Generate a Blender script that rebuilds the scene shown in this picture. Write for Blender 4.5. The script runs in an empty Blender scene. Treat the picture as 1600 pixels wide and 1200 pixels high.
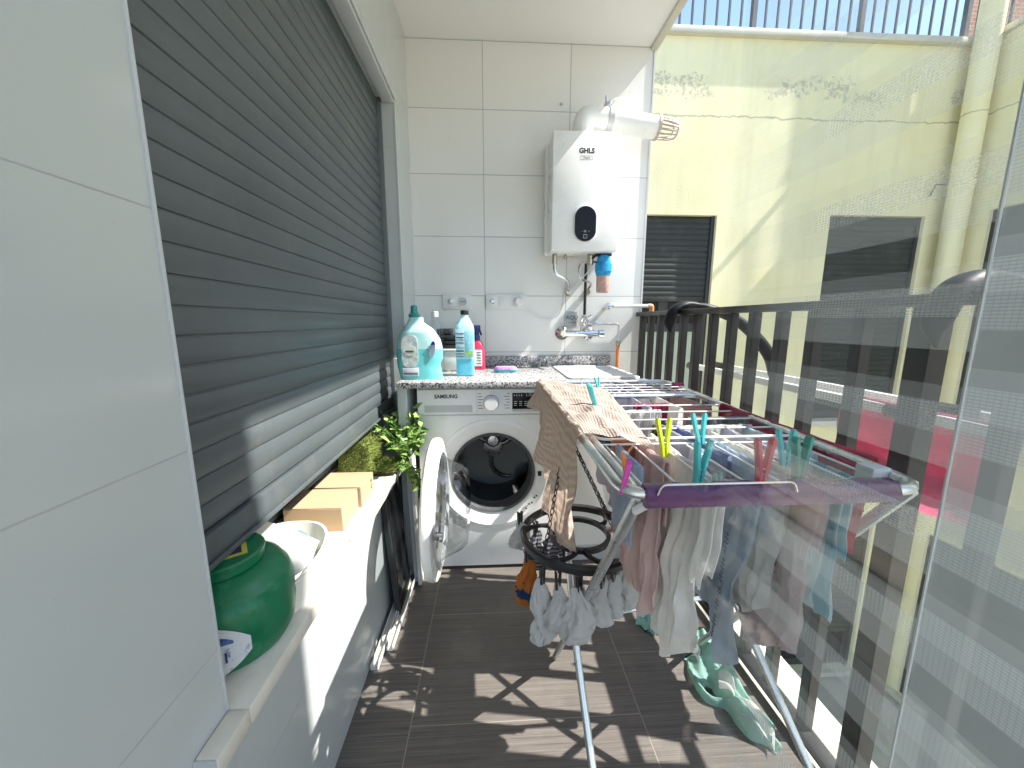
import bpy, bmesh, math, random
from mathutils import Vector, Matrix, noise
R = math.radians
random.seed(7)
scene = bpy.context.scene
COL = scene.collection

# ------------------------------------------------------------------ camera geometry (authoring aid)
CAMH, FPX, PIT, YAW = 1.1, 590.0, R(9.4), R(3.1)
def _ray(px, py):
    x = (px-800)/FPX; y = -(py-600)/FPX
    fy = math.cos(PIT)+y*math.sin(PIT); uz = -math.sin(PIT)+y*math.cos(PIT)
    return (x*math.cos(YAW)+fy*math.sin(YAW), -x*math.sin(YAW)+fy*math.cos(YAW), uz)
def atY(px, py, v):
    r = _ray(px, py); t = v/r[1]; return Vector((r[0]*t, v, CAMH+r[2]*t))
def atX(px, py, v):
    r = _ray(px, py); t = v/r[0]; return Vector((v, r[1]*t, CAMH+r[2]*t))
def atZ(px, py, v):
    r = _ray(px, py); t = (v-CAMH)/r[2]; return Vector((r[0]*t, r[1]*t, v))

# ------------------------------------------------------------------ materials
def nodes(name):
    m = bpy.data.materials.new(name); m.use_nodes = True
    nt = m.node_tree; nt.nodes.clear()
    out = nt.nodes.new('ShaderNodeOutputMaterial')
    return m, nt, out
def N(nt, typ, **kw):
    n = nt.nodes.new(typ)
    for k, v in kw.items():
        if k.startswith('in_'):
            n.inputs[int(k[3:])].default_value = v
        else: setattr(n, k, v)
    return n
def L(nt, a, b): nt.links.new(a, b)
def M2(nt, op, a, b=None, c=None):
    n = nt.nodes.new('ShaderNodeMath'); n.operation = op
    for i, v in enumerate((a, b, c)):
        if v is None: continue
        if isinstance(v, (int, float)): n.inputs[i].default_value = v
        else: nt.links.new(v, n.inputs[i])
    return n.outputs[0]
def pos(nt):
    g = nt.nodes.new('ShaderNodeNewGeometry'); s = nt.nodes.new('ShaderNodeSeparateXYZ')
    nt.links.new(g.outputs['Position'], s.inputs[0]); return g.outputs['Position'], s.outputs
def noise_tex(nt, vec, scale, detail=3, rough=.5):
    n = nt.nodes.new('ShaderNodeTexNoise'); n.inputs['Scale'].default_value = scale
    n.inputs['Detail'].default_value = detail; n.inputs['Roughness'].default_value = rough
    nt.links.new(vec, n.inputs['Vector']); return n.outputs['Fac']
def mixc(nt, f, a, b, mode='MIX'):
    n = nt.nodes.new('ShaderNodeMix'); n.data_type = 'RGBA'; n.blend_type = mode
    if isinstance(f, (int, float)): n.inputs[0].default_value = f
    else: nt.links.new(f, n.inputs[0])
    for i, v in ((6, a), (7, b)):
        if isinstance(v, (tuple, list)): n.inputs[i].default_value = (*v[:3], 1)
        else: nt.links.new(v, n.inputs[i])
    return n.outputs[2]
def ramp(nt, f, lo, hi):
    n = nt.nodes.new('ShaderNodeMapRange'); n.inputs[1].default_value = lo; n.inputs[2].default_value = hi
    nt.links.new(f, n.inputs[0]); return n.outputs[0]
def bump(nt, h, strength, dist=.002):
    n = nt.nodes.new('ShaderNodeBump'); n.inputs['Strength'].default_value = strength
    n.inputs['Distance'].default_value = dist; nt.links.new(h, n.inputs['Height']); return n.outputs[0]
def principled(nt, out, col, rough=.5, metal=0, spec=.5, trans=0, ior=1.45, nrm=None, sheen=0, coat=0):
    b = nt.nodes.new('ShaderNodeBsdfPrincipled')
    if isinstance(col, (tuple, list)): b.inputs['Base Color'].default_value = (*col[:3], 1)
    else: nt.links.new(col, b.inputs['Base Color'])
    if isinstance(rough, (int, float)): b.inputs['Roughness'].default_value = rough
    else: nt.links.new(rough, b.inputs['Roughness'])
    b.inputs['Metallic'].default_value = metal
    b.inputs['Specular IOR Level'].default_value = spec
    b.inputs['Transmission Weight'].default_value = trans
    b.inputs['IOR'].default_value = ior
    b.inputs['Sheen Weight'].default_value = sheen
    b.inputs['Coat Weight'].default_value = coat
    if nrm is not None: nt.links.new(nrm, b.inputs['Normal'])
    nt.links.new(b.outputs[0], out.inputs[0]); return b
def mat(name, col, rough=.5, metal=0, var=.12, vs=9, bmp=0, bs=120, spec=.5, sheen=0, coat=0, dirt=None):
    m, nt, out = nodes(name); p, s = pos(nt)
    f = ramp(nt, noise_tex(nt, p, vs, 5, .6), .3, .7)
    c = mixc(nt, f, tuple(x*(1-var) for x in col), tuple(min(1, x*(1+var)) for x in col))
    if dirt:
        d = ramp(nt, noise_tex(nt, p, dirt[1], 6, .65), .56, .68); c = mixc(nt, M2(nt, 'MULTIPLY', d, dirt[2]), c, dirt[0])
    r = M2(nt, 'ADD', M2(nt, 'MULTIPLY', M2(nt, 'SUBTRACT', f, .5), .12), rough)
    nrm = bump(nt, noise_tex(nt, p, bs, 3), bmp) if bmp else None
    principled(nt, out, c, r, metal, spec, nrm=nrm, sheen=sheen, coat=coat); return m
def cloth(name, col, trl=.48, var=.10, weave=700, bmp=.35, stripes=None, col2=None, blot=None):
    m, nt, out = nodes(name); p, s = pos(nt)
    f = ramp(nt, noise_tex(nt, p, 14, 4, .6), .3, .7)
    c = mixc(nt, f, tuple(x*(1-var) for x in col), tuple(min(1, x*(1+var)) for x in col))
    if stripes:
        ax, per = stripes
        k = M2(nt, 'LESS_THAN', M2(nt, 'FRACT', M2(nt, 'DIVIDE', s[ax], per)), .45); c = mixc(nt, k, c, col2)
    if col2 and not stripes:
        k = ramp(nt, noise_tex(nt, p, 22, 3, .6), .54, .58); c = mixc(nt, k, c, col2)
    if blot:   # a printed dark blotch
        dy = M2(nt, 'DIVIDE', M2(nt, 'SUBTRACT', s[1], blot[0]), blot[2]*.75); dz = M2(nt, 'DIVIDE', M2(nt, 'SUBTRACT', s[2], blot[1]), blot[2])
        rr = M2(nt, 'ADD', M2(nt, 'MULTIPLY', dy, dy), M2(nt, 'MULTIPLY', dz, dz))
        k = M2(nt, 'GREATER_THAN', M2(nt, 'SUBTRACT', noise_tex(nt, p, 60, 4, .6), M2(nt, 'MULTIPLY', rr, .22)), .40); c = mixc(nt, M2(nt, 'MULTIPLY', k, .85), c, (.05, .05, .055))
    n = bump(nt, noise_tex(nt, p, weave, 2), bmp, .001)
    n2 = nt.nodes.new('ShaderNodeBump'); n2.inputs['Strength'].default_value = .5; n2.inputs['Distance'].default_value = .006
    L(nt, noise_tex(nt, p, 35, 4, .55), n2.inputs['Height']); L(nt, n, n2.inputs['Normal'])
    d = nt.nodes.new('ShaderNodeBsdfDiffuse'); t = nt.nodes.new('ShaderNodeBsdfTranslucent'); mx = nt.nodes.new('ShaderNodeMixShader')
    L(nt, c, d.inputs[0]); L(nt, c, t.inputs[0]); L(nt, n2.outputs[0], d.inputs['Normal']); L(nt, n2.outputs[0], t.inputs['Normal'])
    mx.inputs[0].default_value = trl; L(nt, d.outputs[0], mx.inputs[1]); L(nt, t.outputs[0], mx.inputs[2]); L(nt, mx.outputs[0], out.inputs[0])
    return m
def see_through(name, tint, refl=.06, trans_amt=1.0, rough=.02):
    m, nt, out = nodes(name)
    t = nt.nodes.new('ShaderNodeBsdfTransparent'); t.inputs[0].default_value = (*tint, 1)
    g = nt.nodes.new('ShaderNodeBsdfGlossy'); g.inputs['Roughness'].default_value = rough
    g_ = nt.nodes.new('ShaderNodeNewGeometry'); dt = nt.nodes.new('ShaderNodeVectorMath'); dt.operation = 'DOT_PRODUCT'
    L(nt, g_.outputs['Incoming'], dt.inputs[0]); L(nt, g_.outputs['Normal'], dt.inputs[1])
    f = M2(nt, 'ADD', M2(nt, 'MULTIPLY', M2(nt, 'POWER', M2(nt, 'SUBTRACT', 1.0, M2(nt, 'ABSOLUTE', dt.outputs['Value'])), 5), .9), refl+.03)
    mx = nt.nodes.new('ShaderNodeMixShader'); L(nt, f, mx.inputs[0]); L(nt, t.outputs[0], mx.inputs[1]); L(nt, g.outputs[0], mx.inputs[2])
    L(nt, mx.outputs[0], out.inputs[0]); return m

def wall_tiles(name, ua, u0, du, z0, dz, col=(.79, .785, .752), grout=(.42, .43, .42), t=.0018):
    m, nt, out = nodes(name); p, s = pos(nt)
    a = M2(nt, 'DIVIDE', M2(nt, 'SUBTRACT', s[ua], u0), du); b = M2(nt, 'DIVIDE', M2(nt, 'SUBTRACT', s[2], z0), dz)
    def line(q, d):
        fr = M2(nt, 'FRACT', q); dd = M2(nt, 'MINIMUM', fr, M2(nt, 'SUBTRACT', 1, fr)); return M2(nt, 'LESS_THAN', dd, t/d)
    g = M2(nt, 'MAXIMUM', line(a, du), line(b, dz))
    cid = nt.nodes.new('ShaderNodeCombineXYZ'); L(nt, M2(nt, 'FLOOR', a), cid.inputs[0]); L(nt, M2(nt, 'FLOOR', b), cid.inputs[1])
    w = nt.nodes.new('ShaderNodeTexWhiteNoise'); L(nt, cid.outputs[0], w.inputs[0])
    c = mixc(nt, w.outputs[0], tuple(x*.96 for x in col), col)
    sm = ramp(nt, noise_tex(nt, p, 5, 6, .65), .5, .75); c = mixc(nt, M2(nt, 'MULTIPLY', sm, .07), c, (.55, .56, .53))
    sp = ramp(nt, noise_tex(nt, p, 95, 2, .5), .73, .76); c = mixc(nt, M2(nt, 'MULTIPLY', sp, .35), c, (.45, .44, .4))
    c = mixc(nt, g, c, grout)
    r = M2(nt, 'ADD', M2(nt, 'MULTIPLY', sm, .06), M2(nt, 'ADD', M2(nt, 'MULTIPLY', g, .5), .16))
    # each tile sits at a slightly different angle
    n0 = nt.nodes.new('ShaderNodeBump'); n0.inputs['Strength'].default_value = .12; n0.inputs['Distance'].default_value = .01
    L(nt, noise_tex(nt, p, 4, 2), n0.inputs['Height'])
    nb = nt.nodes.new('ShaderNodeBump'); nb.inputs['Strength'].default_value = .6; nb.inputs['Distance'].default_value = .002
    L(nt, M2(nt, 'SUBTRACT', 1, g), nb.inputs['Height']); L(nt, n0.outputs[0], nb.inputs['Normal'])
    principled(nt, out, c, r, spec=.5, nrm=nb.outputs[0]); return m

def floor_mat():
    m, nt, out = nodes('wood_look_floor_tile'); p, s = pos(nt)
    a = M2(nt, 'DIVIDE', M2(nt, 'ADD', s[0], .232), .645); ia = M2(nt, 'FLOOR', a)
    b = M2(nt, 'DIVIDE', M2(nt, 'ADD', M2(nt, 'SUBTRACT', s[1], .885), M2(nt, 'MULTIPLY', ia, .2)), .4); ib = M2(nt, 'FLOOR', b)
    def line(q, t):
        fr = M2(nt, 'FRACT', q); return M2(nt, 'LESS_THAN', M2(nt, 'MINIMUM', fr, M2(nt, 'SUBTRACT', 1, fr)), t)
    g = M2(nt, 'MAXIMUM', line(a, .0022), line(b, .0035))
    cb = nt.nodes.new('ShaderNodeCombineXYZ'); L(nt, M2(nt, 'MULTIPLY', s[0], 2.2), cb.inputs[0]); L(nt, M2(nt, 'MULTIPLY', s[1], 150), cb.inputs[1]); L(nt, M2(nt, 'MULTIPLY', ia, 7.3), cb.inputs[2])
    gr = noise_tex(nt, cb.outputs[0], 1.6, 8, .68)
    cid = nt.nodes.new('ShaderNodeCombineXYZ'); L(nt, ia, cid.inputs[0]); L(nt, ib, cid.inputs[1])
    w = nt.nodes.new('ShaderNodeTexWhiteNoise'); L(nt, cid.outputs[0], w.inputs[0])
    c = mixc(nt, ramp(nt, gr, .34, .66), (.080, .070, .062), (.178, .158, .140))
    c = mixc(nt, M2(nt, 'MULTIPLY', w.outputs[0], .25), c, (.17, .15, .13))
    du = ramp(nt, noise_tex(nt, p, 6, 6, .7), .5, .72); c = mixc(nt, M2(nt, 'MULTIPLY', du, .22), c, (.27, .25, .22))
    c = mixc(nt, g, c, (.26, .23, .2))
    r = M2(nt, 'ADD', .36, M2(nt, 'MULTIPLY', ramp(nt, gr, .3, .7), .22))
    h = M2(nt, 'SUBTRACT', gr, M2(nt, 'MULTIPLY', g, 1.2))
    principled(nt, out, c, r, spec=.4, nrm=bump(nt, h, .45, .0012)); return m

def granite_mat():
    m, nt, out = nodes('speckled_granite'); p, s = pos(nt)
    v = nt.nodes.new('ShaderNodeTexVoronoi'); v.inputs['Scale'].default_value = 190; L(nt, p, v.inputs['Vector'])
    sh = nt.nodes.new('ShaderNodeSeparateColor'); L(nt, v.outputs['Color'], sh.inputs[0])
    c = mixc(nt, M2(nt, 'GREATER_THAN', sh.outputs[0], .55), (.44, .43, .42), (.22, .215, .21))
    c = mixc(nt, M2(nt, 'GREATER_THAN', sh.outputs[1], .80), c, (.06, .06, .06))
    c = mixc(nt, M2(nt, 'GREATER_THAN', sh.outputs[2], .82), c, (.62, .60, .58))
    principled(nt, out, c, .25, spec=.5); return m

def stucco_mat():
    m, nt, out = nodes('yellow_stucco'); p, s = pos(nt)
    f = ramp(nt, noise_tex(nt, p, 1.4, 6, .65), .3, .7)
    c = mixc(nt, f, (.80, .74, .44), (.88, .83, .57))
    st = nt.nodes.new('ShaderNodeCombineXYZ'); L(nt, M2(nt, 'MULTIPLY', s[0], 5), st.inputs[0]); L(nt, M2(nt, 'MULTIPLY', s[1], 5), st.inputs[1]); L(nt, M2(nt, 'MULTIPLY', s[2], .5), st.inputs[2])
    c = mixc(nt, M2(nt, 'MULTIPLY', ramp(nt, noise_tex(nt, st.outputs[0], 1.5, 5, .6), .5, .8), .3), c, (.5, .49, .34))
    # flaked paint in a band under the coping
    band = M2(nt, 'MULTIPLY', ramp(nt, s[2], 2.92, 3.08), ramp(nt, s[2], 3.42, 3.2))
    pk = M2(nt, 'MULTIPLY', band, ramp(nt, noise_tex(nt, p, 2.3, 2), .36, .55))
    fl = M2(nt, 'GREATER_THAN', M2(nt, 'MULTIPLY', noise_tex(nt, p, 34, 6, .75), M2(nt, 'ADD', .55, M2(nt, 'MULTIPLY', pk, .60))), .585)
    c = mixc(nt, M2(nt, 'MULTIPLY', fl, .62), c, (.42, .41, .34))
    # long horizontal crack
    cr = M2(nt, 'ABSOLUTE', M2(nt, 'SUBTRACT', M2(nt, 'SUBTRACT', s[2], 2.90), M2(nt, 'MULTIPLY', M2(nt, 'SUBTRACT', noise_tex(nt, p, 5, 6, .7), .5), .09)))
    ck = M2(nt, 'LESS_THAN', cr, .006)
    c = mixc(nt, M2(nt, 'MULTIPLY', ck, .6), c, (.30, .29, .2))
    h = M2(nt, 'ADD', M2(nt, 'MULTIPLY', noise_tex(nt, p, 60, 4, .6), .5), M2(nt, 'MULTIPLY', fl, -1.0))
    n2 = bump(nt, h, .5, .006)
    principled(nt, out, c, .85, spec=.2, nrm=n2); return m

def brick_mat():
    m, nt, out = nodes('red_brick'); p, s = pos(nt)
    cb = nt.nodes.new('ShaderNodeCombineXYZ'); L(nt, M2(nt, 'ADD', s[0], s[1]), cb.inputs[0]); L(nt, s[2], cb.inputs[1])
    b = nt.nodes.new('ShaderNodeTexBrick'); L(nt, cb.outputs[0], b.inputs['Vector']); b.inputs['Scale'].default_value = 1
    b.inputs['Brick Width'].default_value = .25; b.inputs['Row Height'].default_value = .07; b.inputs['Mortar Size'].default_value = .008
    b.inputs['Color1'].default_value = (.42, .2, .14, 1); b.inputs['Color2'].default_value = (.5, .27, .19, 1); b.inputs['Mortar'].default_value = (.5, .42, .36, 1)
    principled(nt, out, b.outputs[0], .85, spec=.2); return m

def knit_mat():
    m, nt, out = nodes('beige_waffle_knit'); p, s = pos(nt)
    uv = nt.nodes.new('ShaderNodeUVMap'); u = nt.nodes.new('ShaderNodeSeparateXYZ'); L(nt, uv.outputs[0], u.inputs[0])
    wob = M2(nt, 'MULTIPLY', noise_tex(nt, p, 18, 3), .06)
    a = M2(nt, 'SINE', M2(nt, 'MULTIPLY', M2(nt, 'ADD', u.outputs[1], wob), 2*math.pi*34)); b = M2(nt, 'SINE', M2(nt, 'MULTIPLY', M2(nt, 'ADD', u.outputs[0], wob), 2*math.pi*60))
    h = M2(nt, 'ADD', M2(nt, 'MULTIPLY', a, .6), M2(nt, 'MULTIPLY', b, .3)); h = M2(nt, 'ADD', h, M2(nt, 'MULTIPLY', noise_tex(nt, p, 260, 3), 1.2))
    c = mixc(nt, ramp(nt, h, -.4, 1.5), (.64, .53, .455), (.84, .745, .67))
    n = bump(nt, h, .55, .0016)
    d = nt.nodes.new('ShaderNodeBsdfDiffuse'); t = nt.nodes.new('ShaderNodeBsdfTranslucent'); mx = nt.nodes.new('ShaderNodeMixShader')
    L(nt, c, d.inputs[0]); L(nt, c, t.inputs[0]); L(nt, n, d.inputs['Normal']); mx.inputs[0].default_value = .18
    L(nt, d.outputs[0], mx.inputs[1]); L(nt, t.outputs[0], mx.inputs[2]); L(nt, mx.outputs[0], out.inputs[0]); return m

def banded_sheet(name, lo, hi, per, z0, col, fade=None, duty=.55):
    # day and night blind, and its painted reflection: sheer bands alternate with dense bands
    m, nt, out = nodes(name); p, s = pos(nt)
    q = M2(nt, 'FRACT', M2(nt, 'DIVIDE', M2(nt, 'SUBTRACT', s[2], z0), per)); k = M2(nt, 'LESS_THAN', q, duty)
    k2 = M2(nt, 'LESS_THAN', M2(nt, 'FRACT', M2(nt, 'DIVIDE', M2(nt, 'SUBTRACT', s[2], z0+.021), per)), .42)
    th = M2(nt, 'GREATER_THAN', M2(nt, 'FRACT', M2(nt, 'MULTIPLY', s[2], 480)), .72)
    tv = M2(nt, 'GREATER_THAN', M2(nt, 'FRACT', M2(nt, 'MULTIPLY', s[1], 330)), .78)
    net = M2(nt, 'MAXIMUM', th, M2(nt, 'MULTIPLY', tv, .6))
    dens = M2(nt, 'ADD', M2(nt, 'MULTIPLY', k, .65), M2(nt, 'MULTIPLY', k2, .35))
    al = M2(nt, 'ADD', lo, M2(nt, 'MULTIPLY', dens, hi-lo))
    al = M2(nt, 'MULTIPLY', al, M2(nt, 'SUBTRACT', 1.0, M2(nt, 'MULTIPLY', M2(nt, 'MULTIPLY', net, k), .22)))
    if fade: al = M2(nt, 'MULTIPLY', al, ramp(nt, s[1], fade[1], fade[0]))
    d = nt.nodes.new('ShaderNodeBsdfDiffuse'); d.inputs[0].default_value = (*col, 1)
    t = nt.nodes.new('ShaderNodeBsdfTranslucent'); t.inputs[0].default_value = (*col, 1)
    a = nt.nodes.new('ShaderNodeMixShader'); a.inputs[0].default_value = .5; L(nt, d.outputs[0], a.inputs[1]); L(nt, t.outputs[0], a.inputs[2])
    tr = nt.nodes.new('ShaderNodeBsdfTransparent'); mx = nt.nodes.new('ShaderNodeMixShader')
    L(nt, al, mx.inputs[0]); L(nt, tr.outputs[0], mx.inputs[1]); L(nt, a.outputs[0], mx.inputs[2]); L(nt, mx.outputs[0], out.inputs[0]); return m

def sky_like_ground(): pass
WHITE = mat('white_enamel', (.86, .86, .84), .28, var=.03, vs=4, dirt=((.6, .59, .54), 7, .15))
PLAST = mat('white_plastic', (.78, .78, .75), .35, var=.03, vs=6)
CREAMP = mat('cream_plastic', (.80, .78, .70), .35, var=.03, vs=6, dirt=((.6, .57, .48), 9, .2))
GREYP = mat('light_grey_plastic', (.55, .57, .57), .35, var=.04)
BLACKP = mat('black_plastic', (.018, .018, .02), .35, var=.2)
DARKGL = mat('dark_glass', (.010, .010, .011), .12, var=.1, spec=.18)
RUBBER = mat('grey_rubber', (.075, .08, .085), .5, var=.15, vs=20)
STEEL = mat('brushed_steel', (.55, .55, .55), .28, metal=1, var=.1, vs=30)
DRUM = mat('drum_steel', (.13, .135, .14), .42, metal=1, var=.06, vs=25)
CHROME = mat('chrome', (.78, .78, .78), .08, metal=1, var=.05)
ALU = mat('aluminium_tube', (.62, .65, .65), .30, metal=.85, var=.06, vs=20, dirt=((.4, .4, .38), 30, .3))
WIRE = mat('white_coated_wire', (.78, .79, .78), .35, var=.03)
PURPLE = mat('purple_plastic', (.075, .016, .085), .28, var=.06, vs=12)
RAIL = mat('dark_brown_paint', (.011, .0095, .009), .38, var=.25, vs=14, bmp=.15, bs=60, dirt=((.05, .045, .04), 11, .35))
SHUT = mat('grey_shutter_aluminium', (.088, .104, .108), .34, var=.12, vs=3.5, bmp=.06, bs=30, dirt=((.15, .15, .135), 8, .35))
SHUT2 = mat('dark_shutter_slats', (.050, .056, .052), .55, spec=.25, var=.15, vs=3, dirt=((.12, .12, .11), 6, .3))
FRAME = mat('grey_window_frame', (.14, .155, .16), .35, var=.08)
DFRAME = mat('dark_window_frame', (.035, .037, .04), .4, var=.1)
SILL = mat('cream_stone_sill', (.70, .66, .56), .4, var=.08, vs=12, bmp=.1, dirt=((.5, .46, .38), 14, .4))
CEIL = mat('white_ceiling_paint', (.80, .79, .755), .7, var=.02, vs=2, bmp=.08, bs=90)
COPING = mat('pale_coping_stone', (.60, .57, .48), .75, var=.1, vs=3, bmp=.2)
CONC = mat('pale_concrete', (.58, .55, .46), .85, var=.12, vs=4, bmp=.3, bs=70, dirt=((.35, .33, .28), 5, .5))
FENCE = mat('grey_fence_paint', (.10, .105, .11), .45, var=.15)
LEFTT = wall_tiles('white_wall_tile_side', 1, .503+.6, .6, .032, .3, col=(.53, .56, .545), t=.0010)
BACKT = wall_tiles('white_wall_tile_end', 0, -.032, .435, .335, .30)
FLOOR = floor_mat(); GRAN = granite_mat(); STUC = stucco_mat(); BRICK = brick_mat(); KNIT = knit_mat()
CARD = mat('brown_cardboard', (.47, .33, .20), .8, var=.05, vs=16, bmp=.1, bs=160)
GREEN = mat('green_plastic', (.004, .15, .062), .33, var=.18, vs=14, bmp=.06, bs=40, dirt=((.05, .26, .15), 24, .5))
TURQ = mat('turquoise_liquid_plastic', (.16, .60, .60), .25, var=.05)
TURQL = mat('pale_turquoise_plastic', (.46, .78, .76), .3, var=.04)
TEALC = mat('teal_cap', (.05, .30, .28), .35, var=.08)
BLUEL = mat('blue_liquid', (.13, .50, .66), .15, var=.08, vs=30)
PALEB = mat('pale_blue_plastic', (.45, .74, .80), .2, var=.08, vs=30)
LABELW = mat('white_label', (.75, .76, .74), .5, var=.03)
INK = mat('black_ink', (.02, .02, .02), .6, var=.1)
NAVY = mat('navy_plastic', (.015, .025, .14), .35, var=.1)
REDP = mat('red_plastic', (.55, .03, .09), .3, var=.08)
BLUEF = mat('blue_filter_plastic', (.02, .30, .62), .2, var=.08)
PINKF = mat('used_filter_cartridge', (.50, .33, .28), .5, var=.25, vs=60)
COPPER = mat('orange_copper_pipe', (.66, .26, .10), .4, metal=.3, var=.12, vs=40)
BRASS = mat('dull_brass_fitting', (.50, .44, .33), .3, metal=.9)
PEG_T = mat('teal_peg_plastic', (.08, .52, .52), .35, var=.08)
PEG_L = mat('lime_peg_plastic', (.55, .66, .02), .35, var=.08)
PEG_R = mat('red_peg_plastic', (.62, .06, .09), .35, var=.08)
PEG_G = mat('green_peg_plastic', (.03, .28, .22), .35, var=.08)
PEG_P = mat('magenta_peg_plastic', (.60, .05, .38), .35, var=.08)
PEG_O = mat('orange_peg_plastic', (.75, .25, .04), .35, var=.08)
SPONGE = mat('purple_sponge', (.50, .25, .55), .9, var=.2, vs=90, bmp=.6, bs=200)
SPONGB = mat('turquoise_scourer', (.10, .42, .47), .7, var=.15, vs=90)
LEAF = mat('ivy_leaf', (.10, .21, .04), .38, var=.35, vs=20)
LEAFL = mat('pale_ivy_leaf', (.27, .38, .11), .4, var=.3, vs=22)
TURF = mat('artificial_turf', (.24, .29, .07), .6, var=.35, vs=30)
SOIL = mat('dark_mat_backing', (.02, .022, .018), .9, var=.2)
WOODW = mat('white_painted_board', (.66, .65, .60), .5, var=.06, vs=9, dirt=((.45, .42, .36), 12, .4))
PANELD = mat('dark_grey_board', (.03, .032, .034), .4, var=.15)
ROOM = mat('dark_room', (.02, .02, .022), .8, var=.2)
FROST = mat('pale_green_frosted_glass', (.44, .49, .38), .35, var=.06)
CLEAR = see_through('clear_plastic', (.93, .95, .95), .04, rough=.06)
GLASSB = see_through('door_bowl_glass', (.86, .88, .89), .07, rough=.03)
PANE = see_through('window_pane', (.55, .60, .60), .05, rough=.008)
DOORGL = see_through('door_pane', (.985, .99, .985), -.01, rough=.005)
C_PINK = cloth('pale_pink_cotton', (.72, .56, .54)); C_WHITE = cloth('white_cotton', (.82, .81, .79)); C_LILAC = cloth('lilac_white_cotton', (.66, .65, .72))
C_BLUE = cloth('dusty_blue_cotton', (.34, .41, .58)); C_LBLUE = cloth('pale_blue_cotton', (.60, .68, .77)); C_ROSE = cloth('rose_grey_cotton', (.58, .49, .50), blot=(.585, .705, .05))
C_STRIPE = cloth('blue_striped_cotton', (.56, .68, .72), stripes=(1, .042), col2=(.22, .46, .54)); C_RED = cloth('crimson_towel', (.58, .10, .19), trl=.2)
C_HOT = cloth('hot_pink_towel', (.76, .28, .42), trl=.3); C_MINT = cloth('mint_cotton', (.50, .74, .67), trl=.25); C_TEAL = cloth('turquoise_cotton', (.16, .46, .50))
C_SOCK = cloth('grey_white_sock', (.50, .50, .50), trl=.2); C_PATT = cloth('patterned_sock', (.55, .22, .06), col2=(.03, .08, .20)); C_DSOCK = cloth('dark_grey_sock', (.09, .09, .11), trl=.15, stripes=(2, .011), col2=(.30, .30, .31))
C_GREY = cloth('grey_check_cotton', (.40, .41, .44)); C_PEACH = cloth('peach_cotton', (.62, .36, .27)); C_DARK = cloth('dark_green_print', (.03, .07, .06), col2=(.28, .33, .05)); C_MAUVE = cloth('mauve_cotton', (.42, .30, .42))

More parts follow.
